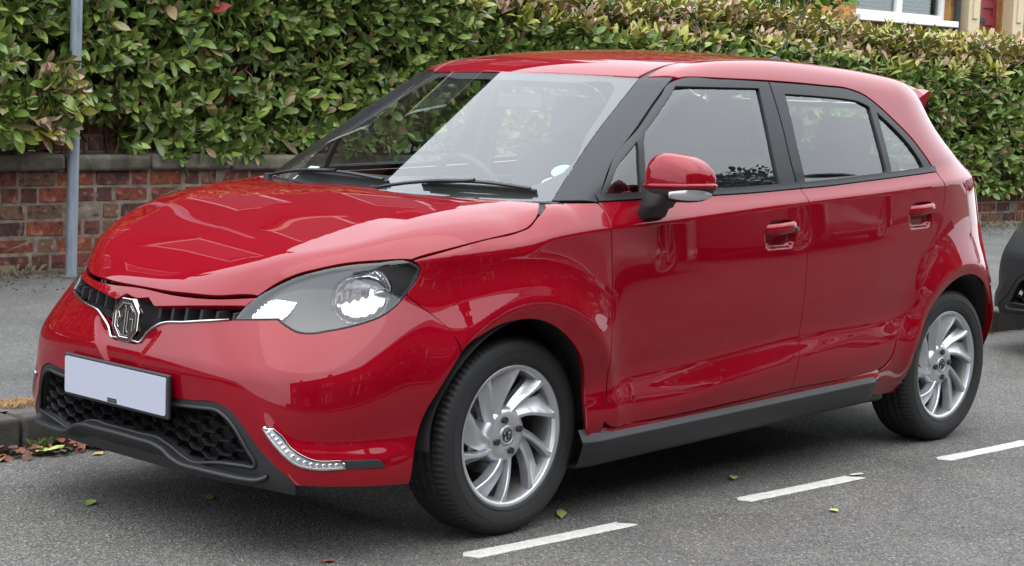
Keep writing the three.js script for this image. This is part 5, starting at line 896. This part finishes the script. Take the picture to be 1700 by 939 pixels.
{
  const hedgeTop = (s) => 1.96 + 0.05 * noise(s * 0.9, 1) + 0.03 * noise(s * 3, 4) + 0.35 * sstep(5.6, 2.5, s) - 0.10 * sstep(6.5, 9, s);
  const hedgeLow = (s) => mix(0.93, 0.60, sstep(3.2, 8.5, s)) + 0.10 * noise(s * 1.7, 2) + 0.05 * noise(s * 5, 3) + 0.06 * sstep(1.0, 1.3, s) * sstep(1.9, 1.5, s) * 3.0;
  const front = (s, y) => -3.93 + 0.10 * noise(s * 1.1, y * 1.4) + 0.07 * noise(s * 3.1, y * 3.1, 4) + 0.20 * sstep(1.15, 0.85, s) * sstep(1.75, 1.3, y) - 0.35 * sstep(0.25, 0, (hedgeTop(s) - y)) ;
  const leaves = [], q = new THREE.Quaternion(), q2 = new THREE.Quaternion(), up = V(0, 1, 0), X = V(1, 0, 0);
  function shoot(s, y, t, dir, n, size, young) {
    const ax = dir.clone().normalize(); let sp = rnd() * 6.28;
    const e1 = ax.clone().cross(Math.abs(ax.y) > 0.9 ? X : up).normalize(), e2 = ax.clone().cross(e1).normalize();
    for (let i = 0; i < n; i++) {
      sp += 2.4 + rr(-0.3, 0.3); const open = mix(0.35, 1.25, i / n) + rr(-0.15, 0.15), along = -0.085 * i / n;
      const rad = e1.clone().multiplyScalar(Math.cos(sp)).addScaledVector(e2, Math.sin(sp)), d = ax.clone().multiplyScalar(Math.cos(open)).addScaledVector(rad, Math.sin(open)).normalize();
      const nrm = ax.clone().multiplyScalar(Math.sin(open)).addScaledVector(rad, -Math.cos(open)).normalize(), side = d.clone().cross(nrm).normalize();
      const m = new THREE.Matrix4().makeBasis(d, nrm, side), k = size * rr(0.6, 1.2) * (i < 2 ? 0.75 : 1);
      const P = V(s, y, t).addScaledVector(ax, along).addScaledVector(rad, 0.004);
      m.scale(V(k, k, k * rr(0.85, 1.15))); m.setPosition(P); leaves.push({ m, c: leafColor(y, young), g: Math.floor(rnd() * 3), p: P });
    }
  }
  for (let pass = 0; pass < 3; pass++) {
    const count = [4000, 3600, 3100][pass];
    for (let i = 0; i < count; i++) {
      const s = rr(-3.4, 13.4), lo = hedgeLow(s), hi = hedgeTop(s), y = lo + (hi - lo) * rnd(), edge = sstep(lo + 0.25, lo, y);
      const t = front(s, y) - [0.0, 0.11, 0.24][pass] - rr(0, 0.08) + 0.05 * edge;
      const tip = sstep(hi - 0.42, hi - 0.04, y), young = pass === 0 ? tip * 0.8 + rr(0, 0.35) * (rnd() < 0.35 ? 1 : 0.4) : 0.1;
      const dir = V(rr(-0.7, 0.7), rr(-0.25, 0.75) + tip * 1.3 - edge * 0.5, rr(0.45, 1.0) * (1 - 0.5 * tip));
      shoot(s, y, t, dir, 5 + Math.floor(rnd() * 4), rr(0.85, 1.25), young);
    }
  }
  // top surface and taller new shoots
  for (let i = 0; i < 1800; i++) { const s = rr(-3.4, 13.4), t = front(s, 1.4) - rr(0.12, 0.75); shoot(s, hedgeTop(s) + rr(-0.06, 0.09), t, V(rr(-0.4, 0.4), 1, rr(-0.2, 0.4)), 6 + Math.floor(rnd() * 3), rr(0.8, 1.15), rr(0.35, 1.0)); }
  // clump hanging in front of the post
  for (let i = 0; i < 46; i++) { const a = rr(0, 6.28), r = Math.sqrt(rnd()); shoot(1.08 + 0.13 * r * Math.cos(a), 1.20 + 0.19 * r * Math.sin(a), -3.74 + rr(-0.07, 0.03), V(rr(-0.3, 0.8), rr(-0.4, 0.5), 1), 7, rr(0.9, 1.25), rnd() < 0.4 ? 0.7 : 0.2); }
  const eye = V(EYE[0], EYE[1], EYE[2]).applyAxisAngle(up, -TURN);
  const near = leaves.map((l, i) => [i, l.p.z > -3.86 && l.p.x > 0.2 && l.p.x < 6 ? l.p.distanceTo(eye) : 99]).sort((a, b) => a[1] - b[1]).slice(0, 300).map((v) => v[0]), pick = new Set(near);
  const cache = new Map();
  const matFor = (c) => { const k = [c.r, c.g, c.b].map((v) => Math.round(v * 40)).join(); if (!cache.has(k)) { const m = leafMat.clone(); m.color.copy(c); cache.set(k, m); } return cache.get(k); };
  for (const i of near) { const l = leaves[i], o = put('leaf', leafShapes[l.g], matFor(l.c), hedge); l.m.decompose(o.position, o.quaternion, o.scale); }
  for (let g = 0; g < 3; g++) {
    const sel = leaves.filter((l, i) => l.g === g && !pick.has(i)), im = new THREE.InstancedMesh(leafShapes[g], leafMat, sel.length);
    sel.forEach((l, i) => { im.setMatrixAt(i, l.m); im.setColorAt(i, l.c); }); im.name = 'leaf_mass'; im.userData = { kind: 'stuff' }; im.castShadow = im.receiveShadow = true; hedge.add(im);
  }
  // stems
  const tw = []; for (let i = 0; i < 260; i++) { const s = rr(-1, 12.4), y0 = rr(0.75, 1.0), a = rr(-0.5, 0.5), H = (hedgeTop(s) - 0.38 - y0) * rr(0.5, 1); tw.push(tube([[s, y0, -4.16], [s + a * 0.4, y0 + 0.5 * H, -4.12 + rr(-0.08, 0.06)], [s + a, y0 + H, -4.08 + rr(-0.1, 0.06)]], rr(0.003, 0.008), 6, 5)); }
  const stems = put('stems', merge(tw), std([0.07, 0.045, 0.03], 0.95), hedge); stems.userData = { kind: 'stuff' };
  // inner thicket
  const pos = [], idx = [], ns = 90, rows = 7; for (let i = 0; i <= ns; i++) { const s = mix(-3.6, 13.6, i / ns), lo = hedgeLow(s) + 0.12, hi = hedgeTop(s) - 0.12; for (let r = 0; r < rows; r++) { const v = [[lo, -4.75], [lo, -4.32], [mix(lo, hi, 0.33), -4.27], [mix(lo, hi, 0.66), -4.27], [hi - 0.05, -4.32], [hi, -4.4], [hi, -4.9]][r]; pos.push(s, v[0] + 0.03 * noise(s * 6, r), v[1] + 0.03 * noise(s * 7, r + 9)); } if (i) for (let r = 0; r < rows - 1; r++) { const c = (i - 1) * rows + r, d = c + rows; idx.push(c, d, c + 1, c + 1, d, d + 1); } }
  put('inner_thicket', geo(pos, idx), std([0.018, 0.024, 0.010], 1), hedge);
}

// ---------------------------------------------------------------- houses: behind the hedge, and across the street where the paint and glass mirror them
seed(404);
const wallTex = (r, g, b, k) => { const t = tex(256, 256, (u, v, i, j) => { const row = Math.floor(j / 10), n = fbm(u * 9 + k, v * 9, k, 4), br = noise(Math.floor(i / 28 + (row % 2) * 0.5) * 3.7 + k, row * 5.3, 1), mo = j % 10 < 1 || (i + (row % 2) * 14) % 28 < 1; const l = (1 + 0.35 * n + 0.35 * br) * (mo ? 1.15 : 1); return [r * l, g * l, b * l]; }, { srgb: true }); t.repeat.set(0.5, 0.5); return t; };
const ochre = new THREE.MeshStandardMaterial({ map: wallTex(0.62, 0.46, 0.26, 2), roughness: 0.92 });
const brickFar = [[0.27, 0.17, 0.14], [0.33, 0.24, 0.19], [0.25, 0.17, 0.145]].map((c, k) => new THREE.MeshStandardMaterial({ map: wallTex(...c, k + 6), roughness: 0.93 }));
const brickDark = new THREE.MeshStandardMaterial({ map: wallTex(0.20, 0.125, 0.105, 11), roughness: 0.93 });
const slate = std([0.055, 0.058, 0.066], 0.75), cream = std([0.60, 0.50, 0.33], 0.7), maroon = std([0.22, 0.022, 0.035], 0.4), upvc = std([0.78, 0.79, 0.80], 0.35), paneDark = phy([0.02, 0.022, 0.025], 0.05, 0, { ior: 1.5 }), iron = std([0.03, 0.03, 0.03], 0.6), blind = std([0.10, 0.10, 0.10], 0.8);
function uvBox(w, h, d, x, y, z) { const g = new THREE.BoxGeometry(w, h, d).translate(x, y, z), p = g.attributes.position, n = g.attributes.normal, uv = g.attributes.uv; for (let i = 0; i < p.count; i++) uv.setXY(i, Math.abs(n.getX(i)) > 0.5 ? p.getZ(i) : p.getX(i), p.getY(i)); return g; }
function wallWith(o, s0, s1, y0, y1, t, face, holes, mat) { // a front wall 0.3 thick with real openings
  const sh = new THREE.Shape([[s0, y0], [s1, y0], [s1, y1], [s0, y1]].map((p) => new THREE.Vector2(...p)));
  for (const [a, b, c, d] of holes) sh.holes.push(new THREE.Path([[a, b], [c, b], [c, d], [a, d]].map((p) => new THREE.Vector2(...p))));
  const g = new THREE.ExtrudeGeometry(sh, { depth: 0.3, bevelEnabled: false }); g.translate(0, 0, face > 0 ? t - 0.3 : t); return put('wall', g, mat, o);
}
function windowAt(o, a, b, c, d, t, face, cols, withBlind) {
  const w = new THREE.Group(); w.name = 'window'; o.add(w); const z = t - face * 0.12, fw = 0.07, mw = (c - a) / cols;
  const fr = [bx(c - a, fw, 0.08, (a + c) / 2, b + fw / 2, z), bx(c - a, fw, 0.08, (a + c) / 2, d - fw / 2, z)]; for (let i = 0; i <= cols; i++) fr.push(bx(i && i < cols ? 0.13 : 0.09, d - b - 2 * fw, 0.08, i === 0 ? a + 0.045 : i === cols ? c - 0.045 : a + mw * i, (b + d) / 2, z));
  put('frame', merge(fr), upvc, w);
  for (let i = 0; i < cols; i++) put('pane', bx(mw - 0.1, d - b - 2 * fw, 0.012, a + mw * (i + 0.5), (b + d) / 2, z - face * 0.01), withBlind ? M.tint : paneDark, w);
  put('sill', bx(c - a + 0.16, 0.09, 0.30, (a + c) / 2, b - 0.05, t - face * 0.02, 0.012), withBlind ? upvc : cream, w);
  if (withBlind) { for (let y = b + 0.1; y < d - 0.08; y += 0.055) { const l = put('blind_slat', bx(c - a - 0.16, 0.004, 0.042).rotateX(0.5 * face), blind, w); l.position.set((a + c) / 2, y, z - face * 0.09); } }
  return w;
}
function house(name, label, s0, s1, t, face, mat, y0, eaves, holes, group) {
  const o = street(thing(name, label, 'house', group)), D = 7.5, tb = t - face * D, ridge = eaves + 2.7, tm = (t + tb) / 2;
  wallWith(o, s0, s1, y0, eaves, t, face, holes, mat);
  const gable = (s) => { const sh = new THREE.Shape([[0, y0], [D, y0], [D, eaves], [D / 2, ridge - 0.1], [0, eaves]].map((p) => new THREE.Vector2(...p))); return new THREE.ExtrudeGeometry(sh, { depth: 0.3, bevelEnabled: false }).rotateY(face * Math.PI / 2).translate(s, 0, t - face * 0.31); };
  put('gable_wall', gable(face > 0 ? s0 + 0.002 : s0 + 0.302), mat, o); put('gable_wall', gable(face > 0 ? s1 - 0.302 : s1 - 0.002), mat, o);
  put('back_wall', uvBox(s1 - s0 - 0.7, eaves - y0, 0.3, (s0 + s1) / 2, (y0 + eaves) / 2, tb + face * 0.15), mat, o);
  const slope = (sg) => { const L = Math.hypot(D / 2 + 0.35, 2.7 + 0.22), a = Math.atan2(2.7 + 0.22, D / 2 + 0.35); return bx(s1 - s0 + 0.3, 0.10, L).rotateX(sg * a).translate((s0 + s1) / 2, eaves - 0.22 + (2.92) / 2 + 0.1, tm + sg * (D / 4 + 0.175)); };
  const roof = put('roof', slope(1), slate, o); put('roof', slope(-1), slate, o);
  put('chimney', merge([uvBox(0.9, 1.7, 0.6, s0 + 0.8, ridge + 0.3, tm), bx(1.0, 0.12, 0.7, s0 + 0.8, ridge + 1.1, tm), new THREE.CylinderGeometry(0.11, 0.13, 0.35, 12).translate(s0 + 0.6, ridge + 1.3, tm), new THREE.CylinderGeometry(0.11, 0.13, 0.35, 12).translate(s0 + 1.0, ridge + 1.3, tm)]), mat, roof);
  put('gutter', bx(s1 - s0, 0.11, 0.12, (s0 + s1) / 2, eaves - 0.05, t + face * 0.07, 0.02), iron, o);
  return o;
}
{ // the house seen over the hedge
  const T = -10.5, W = [17.15, 2.5, 19.4, 4.0], Dn = [19.98, 1.5, 20.82, 3.75];
  const h = house('ochre_house', 'ochre brick house with white window and maroon door beyond the hedge', 13.2, 23.5, T, 1, ochre, 0, 6.6, [W, Dn, [14.2, 2.5, 15.6, 4.0], [17.4, 4.9, 19.2, 6.2], [19.9, 4.9, 20.9, 6.2]]);
  windowAt(h, ...W, T, 1, 2, true); windowAt(h, 14.2, 2.5, 15.6, 4.0, T, 1, 1, false); windowAt(h, 17.4, 4.9, 19.2, 6.2, T, 1, 2, false); windowAt(h, 19.9, 4.9, 20.9, 6.2, T, 1, 1, false);
  const d = new THREE.Group(); d.name = 'door'; h.add(d); const z = T - 0.14, c = 20.4;
  put('door_leaf', bx(0.84, 2.25, 0.05, c, 2.625, z), maroon, d);
  const rails = [[0.84, 0.10, 0, 1.56], [0.84, 0.09, 0, 2.27], [0.84, 0.13, 0, 2.56], [0.84, 0.10, 0, 2.80], [0.84, 0.10, 0, 3.69], [0.10, 2.25, -0.37, 2.625], [0.10, 2.25, 0.37, 2.625], [0.10, 2.05, 0, 2.62]];
  for (const [w, hh, x, y] of rails) put('door_rail', bx(w - 0.004, hh, 0.024, c + x, y, z + 0.036 + (w > 0.5 ? 0.002 : 0), 0.006), maroon, d);
  put('letter_box', bx(0.26, 0.07, 0.02, c - 0.02, 2.56, z + 0.062, 0.006), iron, d); put('door_knob', new THREE.SphereGeometry(0.035, 14, 10).translate(c - 0.33, 2.56, z + 0.075), M.chrome, d);
  const digit = [bx(0.02, 0.13, 0.01, c - 0.01, 3.0, z + 0.058), bx(0.035, 0.02, 0.01, c - 0.025, 3.055, z + 0.0585)]; put('house_number', merge(digit), upvc, d);
  for (const x of [19.80, 21.0]) { const pl = put('pilaster', bx(0.30, 2.5, 0.20, x, 2.75, T + 0.08, 0.015), cream, h); put('pilaster_panel', bx(0.12, 1.3, 0.03, x, 3.2, T + 0.19, 0.01), cream, pl); put('pilaster_base', bx(0.36, 0.3, 0.26, x, 1.62, T + 0.09, 0.02), cream, pl); }
  put('door_head', bx(1.6, 0.35, 0.32, c, 4.1, T + 0.1, 0.03), cream, h);
  put('downpipe', new THREE.CylinderGeometry(0.05, 0.05, 6, 14).translate(19.50, 3.3, T + 0.08), iron, h);
}
{ // three storeys behind the tall part of the hedge: its eaves and windows are mirrored in the windscreen and the bonnet
  const holes = []; for (const y of [1.6, 4.3, 6.9]) for (const s of [-1.4, 1.6, 4.6, 7.2]) holes.push([s, y, s + 1.25, y + 1.5]);
  const h = house('brick_house', 'tall brick house with slate roof hidden behind the hedge', -2.5, 9.4, -9.8, 1, brickDark, 0, 9.0, holes);
  for (const q of holes) windowAt(h, ...q, -9.8, 1, 1, false);
}
[[-17, -8.2, 0], [-7.6, 1.6, 1], [2.2, 11.4, 2], [12.0, 21.2, 0], [22, 31, 1]].forEach(([a, b, k], i) => {
  const T = 12.2, w = b - a, holes = [[a + 1, 0.9, a + 3, 2.5], [a + w - 3.2, 0.9, a + w - 1.2, 2.5], [a + w / 2 - 0.5, 0.15, a + w / 2 + 0.5, 2.3], [a + 1, 3.7, a + 3, 5.1], [a + w - 3.2, 3.7, a + w - 1.2, 5.1]];
  const h = house('terrace_house', ['dark brick', 'pale brick', 'brown brick', 'second dark brick', 'second pale brick'][i] + ' house across the street facing the car', a, b, T, -1, brickFar[k], 0, 7.4, holes, 'houses across the street');
  holes.forEach((q, n) => (n === 2 ? put('door', bx(q[2] - q[0], q[3] - q[1], 0.06, (q[0] + q[2]) / 2, (q[1] + q[3]) / 2, T + 0.12), [maroon, iron, upvc][i % 3], h) : windowAt(h, ...q, T, -1, 2, false)));
  const gw = put('front_garden_wall', uvBox(w - 1.4, 0.9, 0.22, a + w / 2 + 0.7, 0.5, 9.6), brickFar[(k + 1) % 3], h);
});
// trees and shrubs
const bigLeaf = leafGeo(0.15, 0.045, 0.2, 0.2, 0), treeMat = new THREE.MeshStandardMaterial({ color: 0xffffff, roughness: 0.55, side: THREE.DoubleSide });
function tree(name, label, cat, s, y, t, trunkH, lobes, n, size, tint, group) {
  const o = street(thing(name, label, cat, group)); const r0 = 0.05 + trunkH * 0.035;
  const trunk = put('trunk', (() => { const parts = [new THREE.CylinderGeometry(r0 * 0.55, r0, trunkH, 10).translate(s, y + trunkH / 2, t)]; for (const [dx, dy, dz] of lobes) parts.push(tube([[s, y + trunkH * 0.8, t], [s + dx * 0.4, y + mix(trunkH, dy, 0.5), t + dz * 0.4], [s + dx, y + dy, t + dz]], r0 * 0.28, 8, 6)); return merge(parts); })(), std([0.075, 0.06, 0.045], 0.95), o);
  const im = new THREE.InstancedMesh(bigLeaf, treeMat, n), q = new THREE.Quaternion(), c = new THREE.Color(), m = new THREE.Matrix4();
  for (let i = 0; i < n; i++) { const [dx, dy, dz, R] = lobes[i % lobes.length]; const a = rr(0, 6.283), b = Math.acos(rr(-1, 1)), r = R * (0.55 + 0.5 * Math.pow(rnd(), 0.5)) * (1 + 0.3 * noise(dx + Math.cos(a) * 2, Math.sin(a) * 2, b * 2)); q.setFromEuler(new THREE.Euler(rr(-1, 1), rr(0, 6.28), rr(-1, 1))); const k = size * rr(0.6, 1.2); m.compose(V(s + dx + r * Math.sin(b) * Math.cos(a), y + dy + r * Math.cos(b) * 0.8, t + dz + r * Math.sin(b) * Math.sin(a)), q, V(k, k, k)); im.setMatrixAt(i, m); const l = rr(0.65, 1.35); im.setColorAt(i, c.setRGB(tint[0] * l, tint[1] * l, tint[2] * l)); }
  im.name = 'crown'; im.castShadow = im.receiveShadow = true; im.userData = { kind: 'stuff' }; o.add(im); return o;
}
tree('garden_shrub', 'bright green leafy shrub rising behind the hedge', 'shrub', 9.7, 0.9, -6.9, 1.2, [[-0.9, 1.55, 0, 0.75], [0.3, 1.7, -0.3, 0.8], [1.3, 1.75, 0.1, 0.7], [0.2, 2.4, 0, 0.7], [2.0, 2.0, -0.3, 0.6], [-1.9, 1.6, -0.2, 0.7]], 5200, 0.75, [0.15, 0.24, 0.03]);
tree('garden_tree', 'small dark leaved tree whose twigs hang before the white window', 'tree', 11.6, 1.0, -8.8, 2.0, [[-0.6, 2.9, 0.2, 1.1], [0.7, 3.1, 0.1, 1.1], [1.3, 3.0, 0.2, 0.8], [0, 4.0, 0, 1.2]], 4200, 0.9, [0.06, 0.12, 0.025]);
tree('garden_bush', 'low dark green bush under the white window', 'bush', 19.3, 0.75, -9.6, 0.5, [[-0.5, 0.95, 0, 0.42], [0.3, 1.0, 0, 0.42]], 1100, 0.5, [0.05, 0.10, 0.03]);
[[-9.0, 10.3, 3.6], [1.9, 10.6, 3.0], [8.5, 10.2, 3.8], [15.0, 10.5, 5.8]].forEach(([s, t, h], i) => tree('street_tree', ['tree across the street near the first house', 'small tree across the street before the brown house', 'spreading tree across the street between two houses', 'tall tree across the street farthest along'][i], 'tree', s, 0, t, h * 0.6, [[-0.9, h * 0.85, 0, 1.3], [0.9, h * 0.9, 0.2, 1.3], [0, h * 1.25, -0.2, 1.4], [0.2, h * 0.8, -0.9, 1.1]], 3800, 1.7, [0.04, 0.075, 0.02], 'trees across the street'));

// ---------------------------------------------------------------- second car, litter and leaves
{
  const second = thing('parked_car', 'white car with black front bumper parked behind the red hatchback', 'car');
  const swap = new Map([[M.paint, M.paintFar], [M.redLens, M.redLens]]);
  for (const ch of car.children) {
    if (['badge', 'number_plate', 'aerial'].includes(ch.name)) continue;
    const c = ch.clone(); second.add(c);
    const blackPart = /bumper|grille_bar/.test(ch.name);
    for (const k of c.children.filter((q) => q.name === 'running_lamp' || q.name === 'lamp_blank')) c.remove(k);
    c.traverse((o) => { if (o.isMesh && o.material === M.paint) o.material = blackPart || o.name === 'handle' ? M.plastic : M.paintFar; });
  }
  second.position.set(5.9, 0, 0.22); second.rotation.y = TURN;
}
[[3.1, 'silver', [0.42, 0.43, 0.45], 'silver hatchback parked across the street, mirrored in the doors'], [8.3, 'grey', [0.16, 0.17, 0.18], 'grey hatchback parked farther along across the street']].forEach(([s, , c, label]) => {
  const o = thing('parked_car', label, 'car', 'cars across the street'), m = phy(c, 0.4, 0.3, { clearcoat: 1, clearcoatRoughness: 0.02 });
  for (const ch of car.children) { if (['badge', 'number_plate', 'aerial'].includes(ch.name)) continue; const k = ch.clone(); o.add(k); k.traverse((q) => { if (q.isMesh && q.material === M.paint) q.material = m; }); }
  o.position.copy(stW(s + 2.6, 0, 5.95)); o.rotation.y = Math.PI + TURN;
});
seed(55);
const litterMat = (c) => new THREE.MeshStandardMaterial({ color: lin(...c), roughness: 0.8, side: THREE.DoubleSide });
const paleLeaf = litterMat([0.36, 0.44, 0.12]), brownLeaf = litterMat([0.16, 0.07, 0.03]), rustLeaf = litterMat([0.24, 0.08, 0.035]), tanLeaf = litterMat([0.38, 0.26, 0.11]), greenLeaf = litterMat([0.16, 0.24, 0.05]);
function flatLeaf(L, W, k) { const g = leafGeo(L, W, -0.08 + 0.2 * rnd(), 0.12, 0), p = g.attributes.position; for (let i = 0; i < p.count; i++) p.setY(i, p.getY(i) + 0.10 * L * noise(p.getX(i) * 40 + k * 3, p.getZ(i) * 40)); g.computeVertexNormals(); g.computeBoundingBox(); g.translate(-L / 2, -g.boundingBox.min.y, 0); return g; }
function drop(s, y, t, L, W, m, turn, label) { const o = one('fallen_leaf', flatLeaf(L, W, s * 7 + t), m, label, 'leaf', 'fallen leaves'); o.position.copy(stW(s, y + 0.004, t)); o.rotation.y = turn; return o; }
drop(0.352, 0, 0.685, 0.12, 0.016, paleLeaf, 0.75, 'pale green fallen leaf on the road beside the front wheel');
drop(1.259, 0, 0.647, 0.085, 0.015, paleLeaf, 0.7, 'pale yellow-green leaf on the road below the door gap');
drop(1.143, 0, 1.17, 0.045, 0.014, paleLeaf, 1.2, 'small pale leaf outside the dashed line');
drop(-0.6, 0, 0.697, 0.05, 0.016, rustLeaf, 0.3, 'rust brown leaf on the road at the bottom edge');
drop(-0.777, 0, -0.299, 0.055, 0.017, greenLeaf, 0.5, 'dull green leaf lying ahead of the bumper');
drop(-0.433, 0, -0.152, 0.05, 0.017, greenLeaf, 1.0, 'dark green leaf in the shade under the bumper');
drop(-0.505, 0.012, -1.045, 0.15, 0.026, paleLeaf, 0.12, 'long yellow-green leaf lying against the kerb');
drop(-0.30, 0.012, -1.05, 0.12, 0.03, tanLeaf, -0.3, 'curled tan leaf against the kerb');
drop(-0.20, 0.015, -1.06, 0.12, 0.032, greenLeaf, 0.4, 'limp green leaf at the end of the kerb litter');
drop(-0.36, 0, -0.95, 0.05, 0.018, tanLeaf, 0.2, 'pale tan leaf on the asphalt near the kerb litter');
drop(1.05, paveY(-3.35), -3.35, 0.09, 0.03, litterMat([0.45, 0.27, 0.07]), 0.2, 'yellow-brown leaf on the pavement beside the post');
{
  const n = 260, g = flatLeaf(0.034, 0.012, 3), im = new THREE.InstancedMesh(g, litterMat([1, 1, 1]), n), m = new THREE.Matrix4(), q = new THREE.Quaternion(), c = new THREE.Color();
  for (let i = 0; i < n; i++) { const far = i % 3 === 0, s = far ? rr(-1.5, 7) : -0.35 + 0.45 * (rnd() + rnd() + rnd() - 1.5), t = KERB + 0.012 + Math.pow(rnd(), 2) * (far ? 0.06 : 0.12); q.setFromEuler(new THREE.Euler(rr(-0.7, 0.7), rr(0, 6.28), rr(-0.7, 0.7))); const k = rr(0.5, 1.6); m.compose(V(s, 0.008 + (far ? 0 : rr(0, 0.025)), t), q, V(k, k, k)); im.setMatrixAt(i, m); im.setColorAt(i, c.setRGB(...[[0.10, 0.04, 0.025], [0.17, 0.06, 0.03], [0.24, 0.13, 0.06], [0.07, 0.05, 0.035]][Math.floor(rnd() * 4)])); }
  im.name = 'leaf_litter'; im.userData = { kind: 'stuff', label: 'brown leaf litter gathered along the foot of the kerb', category: 'litter' }; street(im); scene.add(im);
}
function tuft(name, label, s, y, t, n, w, h, cols, lean) {
  const parts = []; for (let i = 0; i < n; i++) { const a = rr(0, 6.28), r = w * Math.sqrt(rnd()), l = h * rr(0.5, 1.1), x = r * Math.cos(a), z = 0.45 * r * Math.sin(a), d = rr(-1, 1) * lean, e = rr(-1, 1) * lean; parts.push(geo([x - 0.0007, 0, z, x + 0.0007, 0, z, x + d * l * 0.5 + 0.0006, l * 0.7, z + e * l * 0.5, x + d * l, l * (1 - 0.3 * lean), z + e * l], [0, 1, 2, 0, 2, 3])); }
  const o = street(one(name, merge(parts), new THREE.MeshStandardMaterial({ color: lin(...cols), roughness: 0.9, side: THREE.DoubleSide }), label, 'grass')); o.position.copy(stW(s, y, t)); return o;
}
tuft('dry_grass', 'tuft of dry straw-coloured grass on the kerb edge', -0.46, PAVE0 + 0.002, -1.32, 240, 0.085, 0.035, [0.42, 0.27, 0.13], 0.9);
tuft('weed', 'small green weed growing at the kerb foot', -0.50, 0.002, -1.105, 150, 0.035, 0.06, [0.10, 0.15, 0.04], 0.6);
tuft('dry_grass', 'wispy dry grass at the foot of the brick wall', 0.86, paveY(-3.96), -3.955, 120, 0.22, 0.075, [0.17, 0.14, 0.085], 0.8);
tuft('dry_grass', 'thin pale weeds along the foot of the wall by the white car', 10.3, paveY(-3.96), -3.95, 120, 0.5, 0.07, [0.22, 0.2, 0.12], 0.8);
{ // grit and soil washed up against the wall
  const n = 1500, im = new THREE.InstancedMesh(new THREE.DodecahedronGeometry(0.006, 0), std([1, 1, 1], 0.95), n), m = new THREE.Matrix4(), q = new THREE.Quaternion(), c = new THREE.Color();
  for (let i = 0; i < n; i++) { const s = i % 2 ? rr(-0.5, 3.5) : rr(8.5, 12), d = Math.pow(rnd(), 2.5) * 0.5, t = WALL + 0.01 + d; q.setFromEuler(new THREE.Euler(rnd() * 6, rnd() * 6, 0)); const k = rr(0.3, 1.3) * (d < 0.1 ? 1.6 : 1); m.compose(V(s, paveY(t) + 0.002, t), q, V(k * 1.4, k * 0.7, k)); im.setMatrixAt(i, m); const l = rr(0.5, 1.2); im.setColorAt(i, c.setRGB(0.10 * l, 0.08 * l, 0.06 * l)); }
  im.name = 'grit'; im.userData = { kind: 'stuff', label: 'brown grit and crumbs along the foot of the wall', category: 'grit' }; street(im); scene.add(im);
  const soil = ground(-1, 13, WALL - 0.02, WALL + 0.16, (s, t) => paveY(t) + 0.05 * Math.pow(clamp((WALL + 0.16 - t) / 0.18, 0, 1), 1.5) * (0.6 + 0.9 * noise(s * 2.2, 1) + 0.5 * noise(s * 9, t * 9)) - 0.006, 0.03);
  street(setting('soil_bank', soil, new THREE.MeshStandardMaterial({ map: tex(256, 256, (u, v) => { const n = fbm(u * 14, v * 14, 2, 4), l = 0.30 + 0.25 * n + 0.12 * (rnd() - 0.5); return [l, l * 0.93, l * 0.80]; }, { srgb: true }), roughness: 1 })));
}

renderer.render(scene, camera);
